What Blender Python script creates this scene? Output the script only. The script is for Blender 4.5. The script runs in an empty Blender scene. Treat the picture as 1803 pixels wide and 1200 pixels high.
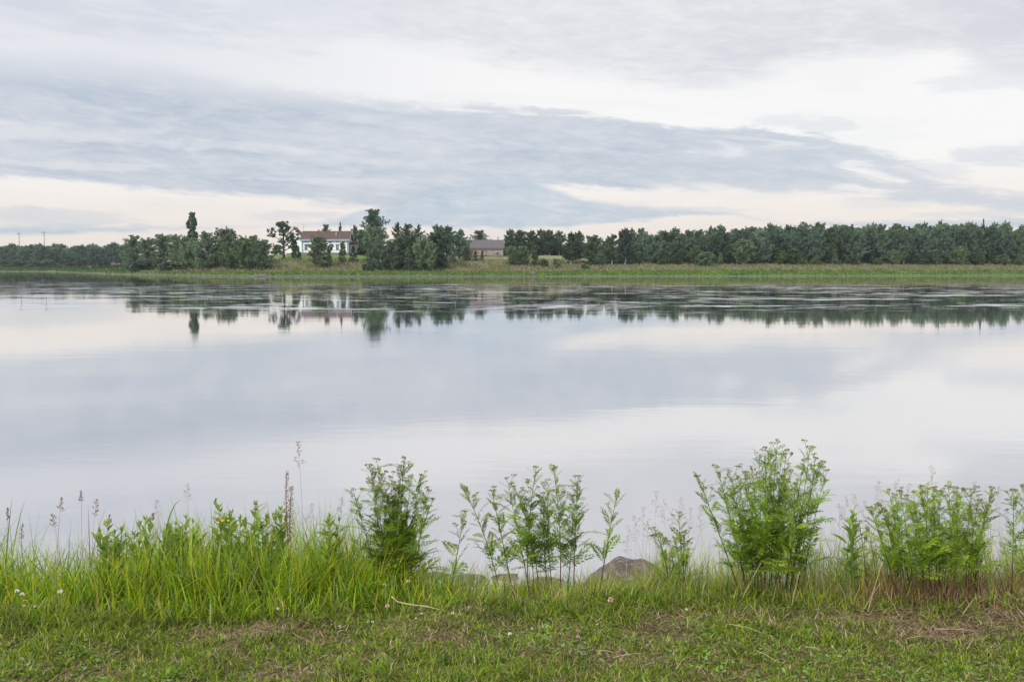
import bpy, math, random
import numpy as np
from mathutils import Vector, Matrix
random.seed(7); rng = np.random.default_rng(7)
S = bpy.context.scene
COL = S.collection
R = math.radians

# ------------------------------------------------------------------ camera
F = 35.0/36.0*1803.0; HOR = 471.0; CAM_Z = 3.0
PITCH = math.atan((600-HOR)/F)
cd = bpy.data.cameras.new('camera'); cam = bpy.data.objects.new('camera', cd); COL.objects.link(cam)
cam.location = (0, 0, CAM_Z); cam.rotation_euler = (R(90)-PITCH, 0, 0)
cd.lens = 35; cd.sensor_width = 36; cd.clip_end = 9000; cd.clip_start = 0.05
S.camera = cam
S.view_settings.view_transform = 'Standard'; S.view_settings.look = 'None'
S.view_settings.exposure = 0.85; S.view_settings.gamma = 1
S.cycles.max_bounces = 8; S.cycles.transparent_max_bounces = 12
S.cycles.sample_clamp_indirect = 10

def ray(px, py):
    r = (px-901.5)/F; u = (600-py)/F
    return (r, math.cos(PITCH)+u*math.sin(PITCH), -math.sin(PITCH)+u*math.cos(PITCH))
def P(px, py, Y):
    d = ray(px, py); k = Y/d[1]
    return Vector((d[0]*k, Y, CAM_Z+d[2]*k))
def azel(px, py):
    d = ray(px, py)
    return math.degrees(math.atan2(d[0], d[1])), math.degrees(math.atan2(d[2], math.hypot(d[0], d[1])))

# ------------------------------------------------------------------ node helper
class N:
    def __init__(s, tree): s.t = tree
    def node(s, typ, **kw):
        n = s.t.nodes.new(typ)
        for k, v in kw.items(): setattr(n, k, v)
        return n
    def put(s, sock, v):
        if isinstance(v, bpy.types.NodeSocket): s.t.links.new(v, sock)
        elif v is not None: sock.default_value = v
    def m(s, op, a, b=None, c=None, clamp=False):
        n = s.node('ShaderNodeMath', operation=op, use_clamp=clamp)
        for i, v in enumerate((a, b, c)):
            if v is not None: s.put(n.inputs[i], v)
        return n.outputs[0]
    def sm(s, x, lo, hi):
        n = s.node('ShaderNodeMapRange', interpolation_type='SMOOTHSTEP')
        s.put(n.inputs[0], x); s.put(n.inputs[1], lo); s.put(n.inputs[2], hi)
        n.inputs[3].default_value = 0; n.inputs[4].default_value = 1
        return n.outputs[0]
    def lin(s, x, lo, hi, a, b):
        n = s.node('ShaderNodeMapRange'); s.put(n.inputs[0], x)
        for i, v in zip((1, 2, 3, 4), (lo, hi, a, b)): s.put(n.inputs[i], v)
        return n.outputs[0]
    def vec(s, x, y, z=0.0):
        n = s.node('ShaderNodeCombineXYZ')
        for i, v in enumerate((x, y, z)): s.put(n.inputs[i], v)
        return n.outputs[0]
    def noise(s, v, scale=1.0, detail=4.0, rough=0.5, dist=0.0, col=False):
        n = s.node('ShaderNodeTexNoise')
        if v is not None: s.put(n.inputs['Vector'], v)
        n.inputs['Scale'].default_value = scale; n.inputs['Detail'].default_value = detail
        n.inputs['Roughness'].default_value = rough; n.inputs['Distortion'].default_value = dist
        return n.outputs['Color' if col else 'Fac']
    def mix(s, f, a, b, mode='MIX'):
        n = s.node('ShaderNodeMix', data_type='RGBA', blend_type=mode)
        s.put(n.inputs[0], f)
        s.put(n.inputs[6], a if not isinstance(a, tuple) else (*a[:3], 1)); s.put(n.inputs[7], b if not isinstance(b, tuple) else (*b[:3], 1))
        return n.outputs[2]
    def curve(s, x, pts):
        n = s.node('ShaderNodeFloatCurve'); s.put(n.inputs['Value'], x)
        c = n.mapping.curves[0]
        pts = sorted(pts)
        while len(c.points) < len(pts): c.points.new(0.5, 0.5)
        for p, q in zip(c.points, pts): p.location = q; p.handle_type = 'AUTO_CLAMPED'
        n.mapping.update()
        return n.outputs[0]
def srgb(r, g, b):
    f = lambda c: (c/255/12.92) if c/255 <= .04045 else ((c/255+.055)/1.055)**2.4
    return (f(r), f(g), f(b))

# ------------------------------------------------------------------ world: Nishita sky behind layered evening cloud
SUN_EL, SUN_AZ = R(38), R(-150)
w = bpy.data.worlds.new('World'); S.world = w; w.use_nodes = True
nt = w.node_tree; nt.nodes.clear(); n = N(nt)
tc = n.node('ShaderNodeTexCoord'); sp = n.node('ShaderNodeSeparateXYZ'); nt.links.new(tc.outputs['Generated'], sp.inputs[0])
dx, dy, dz = sp.outputs
RAD = 180/math.pi
az = n.m('MULTIPLY', n.m('ARCTAN2', dx, dy), RAD)
el = n.m('MULTIPLY', n.m('ARCSINE', dz), RAD)
azn = n.m('MULTIPLY_ADD', az, 1/120, 0.5, clamp=True)
dzc = n.m('ADD', n.m('MAXIMUM', dz, 0.0), 0.07)
pl = n.vec(n.m('DIVIDE', dx, dzc), n.m('DIVIDE', dy, dzc), 0.0)
big = n.noise(n.vec(n.m('MULTIPLY', az, .055), n.m('MULTIPLY', el, .22), 3.1), 1, 5, .55)
wsp = n.noise(n.vec(n.m('MULTIPLY', n.m('ADD', az, n.m('MULTIPLY', el, 1.2)), .15), n.m('MULTIPLY', n.m('MULTIPLY_ADD', az, .07, el), .85), 7.7), 1, 11, .60, .6)
fine = n.noise(n.vec(n.m('MULTIPLY', az, .55), n.m('MULTIPLY', n.m('MULTIPLY_ADD', az, .05, el), 2.3), 1.3), 1, 9, .66, .5)
plan = n.noise(pl, .55, 9, .58, .5)
wc = n.m('SUBTRACT', wsp, .5); fc = n.m('SUBTRACT', fine, .5); pc = n.m('SUBTRACT', plan, .5)
def edge(pts, endv):
    q = [(azel(*p)[0]/120+.5, azel(*p)[1]/30) for p in pts]
    q = [(0.0, endv/30)]+q+[(1.0, endv/30)]
    return n.m('MULTIPLY', n.curve(azn, q), 30.0)
def below(e, soft, amp=1.6, famp=.6):      # 1 below the edge
    x = n.m('SUBTRACT', n.m('ADD', e, n.m('ADD', n.m('MULTIPLY', wc, amp), n.m('MULTIPLY', fc, famp))), el)
    return n.sm(x, n.m('MULTIPLY', soft, -.5) if not isinstance(soft, (int, float)) else -.5*soft, n.m('MULTIPLY', soft, .5) if not isinstance(soft, (int, float)) else .5*soft)
def inv(a): return n.m('SUBTRACT', 1.0, a)
def mul(a, b): return n.m('MULTIPLY', a, b)
def blob(cx, cy, wx, wy, amp=1.0):
    a0, e0 = azel(cx, cy)
    xx = n.m('DIVIDE', n.m('SUBTRACT', az, a0), wx/F*RAD); yy = n.m('DIVIDE', n.m('ADD', n.m('SUBTRACT', el, e0), mul(wc, .9)), wy/F*RAD)
    r = n.m('ADD', n.m('ADD', mul(xx, xx), mul(yy, yy)), mul(fc, -3.2))
    return mul(inv(n.sm(r, .2, 1.3)), amp)
# soft on the left, crisper to the right for the upper edge of the long band
topE = edge([(-250, 90), (0, 118), (200, 128), (350, 150), (500, 168), (700, 186), (900, 196), (1080, 208), (1200, 222), (1330, 224), (1450, 240), (1560, 268), (1680, 318), (1803, 345), (2050, 372)], 7.0)
softT = n.lin(az, -26, 0, 2.4, .55)
botE = edge([(-250, 280), (0, 308), (200, 328), (350, 342), (560, 350), (720, 366), (860, 345), (950, 326), (1100, 332), (1300, 336), (1500, 344), (1700, 362), (1803, 372), (2050, 390)], 2.0)
mM = mul(below(topE, softT, 2.0, 1.5), inv(below(botE, .45, .8, .9)))
lowT = edge([(-250, 368), (0, 395), (520, 396), (640, 372), (720, 352), (820, 318), (900, 314), (960, 328), (1020, 350), (1150, 368), (1260, 372), (1400, 392), (2050, 380)], 1.0)
lowB = edge([(-250, 410), (0, 412), (520, 398), (700, 398), (960, 400), (1100, 389), (1260, 378), (1400, 396), (2050, 400)], 1.0)
mM = mul(mM, inv(mul(n.sm(az, 6, 21), mul(n.sm(wsp, .50, .60), .85))))
mL = mul(below(lowT, .4, 1.0, .9), inv(below(lowB, .3, .6, .5)))
tE = edge([(-250, 40), (0, 60), (200, 64), (400, 74), (520, 92), (640, 66), (800, 88), (900, 112), (1050, 128), (1200, 142), (1320, 128), (1430, 100), (1560, 76), (1660, 74), (1740, 118), (1803, 128), (2050, 120)], 12.5)
mT = inv(below(tE, 1.7, 2.2, 1.0))
blobs = [blob(1775, 272, 90, 22, .75), blob(1640, 300, 70, 15, .6), blob(1455, 222, 55, 14, .55), blob(1380, 215, 60, 12, .4), blob(90, 384, 150, 17, .8),
         blob(520, 379, 90, 8, .6), blob(590, 362, 60, 6, .5), blob(1240, 370, 100, 8, .45), blob(1730, 377, 110, 7, .6), blob(1560, 357, 80, 10, .45),
         blob(1760, 140, 120, 22, .5), blob(30, 410, 100, 7, .5)]
mB = blobs[0]
for b in blobs[1:]: mB = n.m('MAXIMUM', mB, b)
# base sky: cream at the horizon, white higher, lavender at the left top
tH = n.sm(el, 1.2, 7.0)
base = n.mix(tH, srgb(245, 234, 225), srgb(252, 251, 250))
leftf = mul(inv(n.sm(az, -22, 3)), n.sm(el, 4.0, 9.0))
base = n.mix(mul(leftf, .85), base, srgb(229, 231, 238))
band = n.mix(n.sm(n.m('ADD', n.m('ADD', mul(big, .6), mul(wsp, .4)), mul(fc, .30)), .36, .64), srgb(184, 196, 211), srgb(208, 213, 223))
for a_ in [(80, 232, 230, 16, .55), (420, 258, 200, 9, .45), (130, 292, 170, 7, .5), (620, 284, 220, 7, .3), (560, 318, 160, 5, .45), (900, 262, 150, 6, .25), (1340, 262, 130, 8, .4)]: band = n.mix(blob(*a_), band, srgb(228, 229, 234))
band = n.mix(mul(n.sm(az, 4, 26), .55), band, srgb(224, 226, 232))
lowc = n.mix(n.sm(fine, .35, .7), srgb(189, 204, 218), srgb(206, 214, 225))
topc = n.mix(n.sm(n.m('ADD', plan, mul(fc, .5)), .3, .7), srgb(217, 218, 225), srgb(238, 239, 242))
topc = n.mix(mul(inv(n.sm(az, -18, 0)), .8), topc, n.mix(n.sm(wsp, .35, .65), srgb(214, 219, 230), srgb(232, 234, 240)))
dens = n.lin(n.m('ADD', mul(wc, 1.1), mul(fc, .5)), -.35, .3, 1.05, .72)
c = n.mix(n.m('MULTIPLY', mT, .92, clamp=True), base, topc)
c = n.mix(n.m('MULTIPLY', n.m('MULTIPLY', mB, .8), dens, clamp=True), c, srgb(205, 212, 223))
c = n.mix(n.m('MULTIPLY', mM, dens, clamp=True), c, band)
c = n.mix(n.m('MULTIPLY', mL, dens, clamp=True), c, lowc)
# faint streaks everywhere
c = n.mix(mul(n.sm(fine, .5, .72), .14), c, srgb(246, 244, 244))
c = n.mix(mul(inv(n.sm(plan, .30, .5)), .25), c, srgb(205, 211, 222))
# an overcast dome is brighter towards the zenith than at the horizon
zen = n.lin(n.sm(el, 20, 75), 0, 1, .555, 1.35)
sky = n.node('ShaderNodeTexSky', sky_type='NISHITA', sun_disc=False, sun_elevation=SUN_EL, sun_rotation=SUN_AZ)
bgS = n.node('ShaderNodeBackground'); nt.links.new(sky.outputs[0], bgS.inputs[0]); bgS.inputs[1].default_value = .06
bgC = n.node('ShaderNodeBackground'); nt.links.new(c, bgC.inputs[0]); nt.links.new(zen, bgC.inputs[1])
ms = n.node('ShaderNodeMixShader'); ms.inputs[0].default_value = .96
nt.links.new(bgS.outputs[0], ms.inputs[1]); nt.links.new(bgC.outputs[0], ms.inputs[2])
wo = n.node('ShaderNodeOutputWorld'); nt.links.new(ms.outputs[0], wo.inputs[0])
w.cycles.sampling_method = 'MANUAL'; w.cycles.sample_map_resolution = 512

sd = bpy.data.lights.new('sun', 'SUN'); sd.energy = 1.5; sd.angle = R(14); sd.color = (1, .95, .87)
so = bpy.data.objects.new('sun', sd); COL.objects.link(so)
# light travels from behind-left of the camera
sv = Vector((math.sin(SUN_AZ)*math.cos(SUN_EL), math.cos(SUN_AZ)*math.cos(SUN_EL), math.sin(SUN_EL)))
so.rotation_euler = sv.to_track_quat('Z', 'Y').to_euler(); so.location = (0, 0, 30)

# ------------------------------------------------------------------ materials
def material(name):
    m = bpy.data.materials.new(name); m.use_nodes = True
    m.node_tree.nodes.clear(); k = N(m.node_tree)
    out = k.node('ShaderNodeOutputMaterial')
    return m, k, out
def principled(k, color, rough=.7, spec=.3, normal=None):
    p = k.node('ShaderNodeBsdfPrincipled'); k.put(p.inputs['Base Color'], color if not isinstance(color, tuple) else (*color[:3], 1))
    k.put(p.inputs['Roughness'], rough); p.inputs['Specular IOR Level'].default_value = spec
    if normal is not None: k.put(p.inputs['Normal'], normal)
    return p
def simple(name, col, rough=.7, var=.25, scale=3.0, spec=.3, bump=0.0):
    m, k, out = material(name)
    t = k.node('ShaderNodeTexCoord')
    f = k.noise(t.outputs['Object'], scale, 6, .6)
    c = k.mix(k.sm(f, .3, .7), tuple(x*(1-var) for x in col), tuple(min(1, x*(1+var)) for x in col))
    nm = None
    if bump:
        b = k.node('ShaderNodeBump'); b.inputs['Strength'].default_value = bump; k.put(b.inputs['Height'], f); nm = b.outputs[0]
    p = principled(k, c, rough, spec, nm); k.t.links.new(p.outputs[0], out.inputs[0]); return m
def leafmat(name, c1, c2, c3=None, trans=.3, scale=.35, attr=None, obvar=.35, rough=.6, spec=.2):
    """foliage: colour from noise over the plant, a random shift per plant, part of the light passing through"""
    m, k, out = material(name)
    if attr:
        a = k.node('ShaderNodeAttribute', attribute_name=attr); c = a.outputs['Color']
    else:
        t = k.node('ShaderNodeTexCoord'); g = k.node('ShaderNodeNewGeometry')
        f = k.noise(g.outputs['Position'], scale, 3, .6)
        c = k.mix(k.sm(f, .35, .65), c1, c2)
        oi = k.node('ShaderNodeObjectInfo')
        if c3: c = k.mix(k.m('MULTIPLY', oi.outputs['Random'], obvar*2, clamp=True), c, c3)
        rr = k.m('FRACT', k.m('MULTIPLY', oi.outputs['Random'], 7.31))
        hs = k.node('ShaderNodeHueSaturation'); k.put(hs.inputs['Color'], c); k.put(hs.inputs['Value'], k.lin(rr, 0, 1, 1-obvar, 1+obvar))
        c = hs.outputs[0]
    p = principled(k, c, max(rough, .6), spec*.5)
    tr = k.node('ShaderNodeBsdfTranslucent'); k.put(tr.inputs[0], c)
    ms = k.node('ShaderNodeMixShader'); ms.inputs[0].default_value = trans
    k.t.links.new(p.outputs[0], ms.inputs[1]); k.t.links.new(tr.outputs[0], ms.inputs[2]); k.t.links.new(ms.outputs[0], out.inputs[0])
    return m

M = {}
M['blade'] = leafmat('grass_blade', 0, 0, attr='tint', trans=.42, rough=.45, spec=.35)
M['meadow'] = leafmat('meadow_blade', 0, 0, attr='tint', trans=.3)
M['birch_leaf'] = leafmat('birch_leaves', (.085, .145, .070), (.185, .255, .110), (.105, .160, .110), scale=.42)
M['wood_leaf'] = leafmat('wood_leaves', (.075, .132, .080), (.165, .235, .125), (.100, .155, .120), scale=.42, obvar=.42)
M['dark_leaf'] = leafmat('dark_leaves', (.045, .085, .054), (.085, .135, .078), scale=.42, trans=.15, obvar=.15)
M['light_leaf'] = leafmat('light_leaves', (.10, .16, .05), (.14, .20, .07), scale=.5, obvar=.15)
M['spruce_leaf'] = leafmat('spruce_needles', (.048, .078, .05), (.068, .10, .06), scale=.6, trans=.08, obvar=.15)
M['birch_bark'] = simple('birch_bark', (.42, .40, .38), .8, .45, .9)
M['grey_bark'] = simple('grey_bark', (.16, .14, .125), .9, .3, 1.2)
M['dark_bark'] = simple('dark_bark', (.06, .05, .045), .9, .3, 1.2)
M['white_paint'] = simple('white_painted_boards', (.84, .83, .82), .6, .04, .8)
M['blue_paint'] = simple('blue_grey_paint', (.26, .35, .46), .6, .08, .8)
M['roof_red'] = simple('red_brown_roof_tile', (.090, .058, .054), .85, .2, 1.5)
M['porch_roof'] = simple('dark_red_porch_roof', (.13, .035, .035), .7, .15, 2)
M['brick'] = simple('chimney_brick', (.30, .11, .08), .85, .25, 4)
M['granite'] = simple('foundation_stone', (.20, .19, .20), .9, .3, 1.5)
M['glass'] = simple('window_glass', (.05, .065, .09), .08, .1, 1, .5)
M['metal'] = simple('grey_metal', (.25, .26, .27), .45, .1, 2, .5)
M['barn_roof'] = simple('weathered_sheet_roof', (.105, .095, .102), .7, .12, .6)
M['eave'] = simple('red_brown_eave_board', (.06, .022, .022), .8, .2, 2)
M['plank'] = simple('weathered_planks', (.20, .13, .09), .85, .3, 3)
M['yellow_wall'] = simple('ochre_wall', (.36, .28, .21), .8, .1, 1)
M['tile_roof'] = simple('faded_tile_roof', (.20, .13, .125), .85, .15, 1)
M['pale_wall'] = simple('pale_blue_wall', (.40, .47, .55), .7, .05, 1)

def barn_wall():
    m, k, out = material('fieldstone_wall'); t = k.node('ShaderNodeTexCoord')
    v = k.node('ShaderNodeTexVoronoi'); k.put(v.inputs['Vector'], t.outputs['Object']); v.inputs['Scale'].default_value = 1.9
    e = k.node('ShaderNodeTexVoronoi', feature='DISTANCE_TO_EDGE'); k.put(e.inputs['Vector'], t.outputs['Object']); e.inputs['Scale'].default_value = 1.9
    s = k.node('ShaderNodeSeparateColor'); k.put(s.inputs[0], v.outputs['Color'])
    c = k.mix(s.outputs[0], (.075, .065, .07), (.34, .28, .26)); c = k.mix(k.m('MULTIPLY', s.outputs[1], .4), c, (.28, .20, .16))
    c = k.mix(k.sm(e.outputs[0], .03, .09), (.40, .36, .33), c)
    k.t.links.new(principled(k, c, .9).outputs[0], out.inputs[0]); return m
M['fieldstone'] = barn_wall()

def rockmat(name, dark, light, scale=3.0):
    m, k, out = material(name); t = k.node('ShaderNodeTexCoord'); v = t.outputs['Object']
    a = k.noise(v, scale, 10, .65, .4); b = k.noise(v, scale*7, 8, .7); l = k.noise(v, scale*1.6, 4, .5, 1.2)
    c = k.mix(k.sm(a, .32, .68), dark, light)
    c = k.mix(k.m('MULTIPLY', k.sm(l, .56, .66), .55), c, (.30, .29, .26))
    c = k.mix(k.m('MULTIPLY', k.sm(b, .55, .75), .6), c, tuple(x*.35 for x in dark))
    bp = k.node('ShaderNodeBump'); bp.inputs['Strength'].default_value = .7; bp.inputs['Distance'].default_value = .02
    k.put(bp.inputs['Height'], k.m('ADD', a, k.m('MULTIPLY', b, .5)))
    k.t.links.new(principled(k, c, .85, .25, bp.outputs[0]).outputs[0], out.inputs[0]); return m
M['rock'] = rockmat('dark_rock', (.055, .043, .040), (.17, .135, .125), 6.0)
M['pale_rock'] = rockmat('pale_rock', (.17, .16, .165), (.36, .34, .34), .6)
M['wet_rock'] = rockmat('wet_rock', (.05, .045, .043), (.17, .155, .145), 6.0)

def groundmat():
    m, k, out = material('soil_and_thatch'); g = k.node('ShaderNodeNewGeometry'); v = g.outputs['Position']
    a = k.noise(v, 1.6, 6, .6); b = k.noise(v, 35, 6, .7); c0 = k.noise(v, 5, 5, .6)
    c = k.mix(k.sm(b, .35, .65), (.06, .042, .026), (.20, .14, .085))
    c = k.mix(k.m('MULTIPLY', k.sm(c0, .5, .62), .7), c, (.05, .075, .015))
    bp = k.node('ShaderNodeBump'); bp.inputs['Strength'].default_value = 1; bp.inputs['Distance'].default_value = .015; k.put(bp.inputs['Height'], b)
    k.t.links.new(principled(k, c, .95, .1, bp.outputs[0]).outputs[0], out.inputs[0]); return m
M['soil'] = groundmat()

def watermat():
    m, k, out = material('river_water'); g = k.node('ShaderNodeNewGeometry'); v = g.outputs['Position']
    s = k.node('ShaderNodeSeparateXYZ'); k.put(s.inputs[0], v); X, Y, _ = s.outputs
    wob = k.noise(k.vec(k.m('MULTIPLY', X, .035), k.m('MULTIPLY', Y, .02)), 1, 3, .5)
    yw = k.m('ADD', Y, k.m('MULTIPLY', k.m('SUBTRACT', wob, .5), 16.0))
    nearz = k.sm(yw, 47.5, 45.0)                 # breezy water close to the bank
    # long patches where the breeze touches the far water
    st = k.noise(k.vec(k.m('MULTIPLY', X, .055), k.m('MULTIPLY', Y, .16), 2.0), 1, 7, .68, .4)
    st2 = k.noise(k.vec(k.m('MULTIPLY', X, .22), k.m('MULTIPLY', Y, .8), 9.0), 1, 4, .6)
    farz = k.m('MULTIPLY', k.sm(yw, 62, 74), k.sm(Y, 250, 130))
    streak = k.m('MULTIPLY', k.sm(k.m('ADD', k.m('MULTIPLY', st, .45), k.m('MULTIPLY', st2, .55)), .542, .560), farz)
    side = k.noise(k.vec(k.m('MULTIPLY', X, .006), k.m('MULTIPLY', Y, .05), 5.0), 1, 4, .6)
    calm = k.m('ADD', k.m('MULTIPLY', nearz, .024), .028)
    rough = k.m('ADD', calm, k.m('MULTIPLY', streak, .24))
    w1 = k.noise(k.vec(k.m('MULTIPLY', X, 1.3), k.m('MULTIPLY', Y, 3.4)), 1, 3, .4, .3)
    w2 = k.noise(k.vec(k.m('MULTIPLY', X, .18), k.m('MULTIPLY', Y, .55)), 1, 3, .4, .6)
    w4 = k.noise(k.vec(k.m('MULTIPLY', X, .07), k.m('MULTIPLY', Y, .13), 6.0), 1, 3, .5, .4)
    w3 = k.noise(k.vec(k.m('MULTIPLY', X, 5), k.m('MULTIPLY', Y, 15)), 1, 2, .45, .2)
    pat = k.sm(k.noise(k.vec(k.m('MULTIPLY', X, .07), k.m('MULTIPLY', Y, .25), 4), 1, 4, .6), .38, .62)
    h = k.m('ADD', k.m('MULTIPLY', w1, .0011), k.m('MULTIPLY', w2, .0034))
    h = k.m('ADD', h, k.m('MULTIPLY', k.m('MULTIPLY', w3, pat), k.m('MULTIPLY', k.sm(Y, 26, 12), .0007)))
    h = k.m('ADD', h, k.m('MULTIPLY', k.m('ADD', k.m('MULTIPLY', w4, .05), k.m('MULTIPLY', k.noise(k.vec(k.m('MULTIPLY', X, .12), k.m('MULTIPLY', Y, .6), 8.0), 1, 2, .5), .005)), k.m('MULTIPLY', k.sm(Y, 50, 90), k.lin(k.sm(Y, 290, 120), 0, 1, .12, 1))))
    amp = k.m('ADD', k.m('MULTIPLY', nearz, .5), .5)
    bp = k.node('ShaderNodeBump'); k.put(bp.inputs['Strength'], 1.0); bp.inputs['Distance'].default_value = 1.0
    k.put(bp.inputs['Height'], k.m('MULTIPLY', h, amp))
    gl = k.node('ShaderNodeBsdfGlossy'); gl.inputs['Color'].default_value = (.945, .94, .935, 1); k.put(gl.inputs['Roughness'], rough); k.put(gl.inputs['Normal'], bp.outputs[0])
    df = k.node('ShaderNodeBsdfDiffuse'); df.inputs[0].default_value = (.17, .175, .195, 1)
    fr = k.node('ShaderNodeFresnel'); fr.inputs[0].default_value = 1.9; k.put(fr.inputs['Normal'], bp.outputs[0])
    fac = k.lin(fr.outputs[0], .12, .75, .62, .985)
    mx = k.node('ShaderNodeMixShader'); k.put(mx.inputs[0], fac)
    k.t.links.new(df.outputs[0], mx.inputs[1]); k.t.links.new(gl.outputs[0], mx.inputs[2]); k.t.links.new(mx.outputs[0], out.inputs[0]); return m
M['water'] = watermat()

# ------------------------------------------------------------------ object helpers
def link(name, data, parent=None, mat=None, loc=None):
    o = bpy.data.objects.new(name, data); COL.objects.link(o)
    if parent is not None: o.parent = parent
    if loc is not None: o.location = loc
    if mat is not None and data is not None and not data.materials: data.materials.append(mat)
    return o
def tag(o, label=None, cat=None, group=None, kind=None):
    if label: o['label'] = label
    if cat: o['category'] = cat
    if group: o['group'] = group
    if kind: o['kind'] = kind
    return o
def pymesh(name, v, f, mat=None, smooth=False):
    me = bpy.data.meshes.new(name); me.from_pydata([tuple(p) for p in v], [], f)
    if smooth: me.polygons.foreach_set('use_smooth', [True]*len(me.polygons))
    if mat: me.materials.append(mat)
    me.update(); return me
def npmesh(name, V, idx, tot, mat=None, tint=None, smooth=False):
    """V (n,3); idx flat loop vertex indices; tot loops per face"""
    me = bpy.data.meshes.new(name); me.vertices.add(len(V)); me.vertices.foreach_set('co', np.ascontiguousarray(V, np.float32).ravel())
    me.loops.add(len(idx)); me.loops.foreach_set('vertex_index', np.ascontiguousarray(idx, np.int32))
    me.polygons.add(len(tot)); st = np.zeros(len(tot), np.int32); st[1:] = np.cumsum(tot)[:-1]
    me.polygons.foreach_set('loop_start', st); me.polygons.foreach_set('loop_total', np.ascontiguousarray(tot, np.int32))
    if smooth: me.polygons.foreach_set('use_smooth', np.ones(len(tot), bool))
    if tint is not None:
        a = me.color_attributes.new('tint', 'FLOAT_COLOR', 'POINT')
        c = np.ones((len(V), 4), np.float32); c[:, :3] = tint; a.data.foreach_set('color', c.ravel())
    me.update(calc_edges=True); me.validate()
    if mat: me.materials.append(mat)
    return me
class MB:
    def __init__(s): s.v = []; s.f = []
    def add(s, v, f):
        b = len(s.v); s.v += [tuple(p) for p in v]; s.f += [tuple(b+i for i in q) for q in f]; return s
    def box(s, x0, x1, y0, y1, z0, z1):
        return s.add([(x0, y0, z0), (x1, y0, z0), (x1, y1, z0), (x0, y1, z0), (x0, y0, z1), (x1, y0, z1), (x1, y1, z1), (x0, y1, z1)],
                     [(0, 3, 2, 1), (4, 5, 6, 7), (0, 1, 5, 4), (1, 2, 6, 5), (2, 3, 7, 6), (3, 0, 4, 7)])
    def tube(s, pts, rad, sides=5, cap=True):
        pts = [Vector(p) for p in pts]; rings = []
        for i, p in enumerate(pts):
            d = (pts[min(i+1, len(pts)-1)]-pts[max(i-1, 0)]).normalized()
            a = d.orthogonal().normalized() if i == 0 else (a - d*a.dot(d)).normalized()
            b = d.cross(a); r = rad[i] if hasattr(rad, '__len__') else rad
            rings.append([p+(a*math.cos(t)+b*math.sin(t))*r for t in [2*math.pi*j/sides for j in range(sides)]])
        v = [q for r_ in rings for q in r_]; f = []
        for i in range(len(pts)-1):
            for j in range(sides):
                f.append((i*sides+j, i*sides+(j+1) % sides, (i+1)*sides+(j+1) % sides, (i+1)*sides+j))
        if cap: f.append(tuple(range((len(pts)-1)*sides, len(pts)*sides)))
        return s.add(v, f)
    def mesh(s, name, mat, smooth=False): return pymesh(name, s.v, s.f, mat, smooth)
    def obj(s, name, mat, parent=None, smooth=False): return link(name, s.mesh(name, mat, smooth), parent)
ORD = ['', 'first', 'second', 'third', 'fourth', 'fifth', 'sixth', 'seventh', 'eighth', 'ninth', 'tenth', 'eleventh', 'twelfth', 'thirteenth', 'fourteenth', 'fifteenth', 'sixteenth', 'seventeenth', 'eighteenth', 'nineteenth']
TENS = {20: 'twent', 30: 'thirt', 40: 'fort', 50: 'fift', 60: 'sixt', 70: 'sevent', 80: 'eight', 90: 'ninet'}
def ordinal(i):
    if i < 20: return ORD[i]
    t, r = i//10*10, i % 10
    return TENS[t]+'ieth' if r == 0 else TENS[t]+'y-'+ORD[r]

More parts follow.
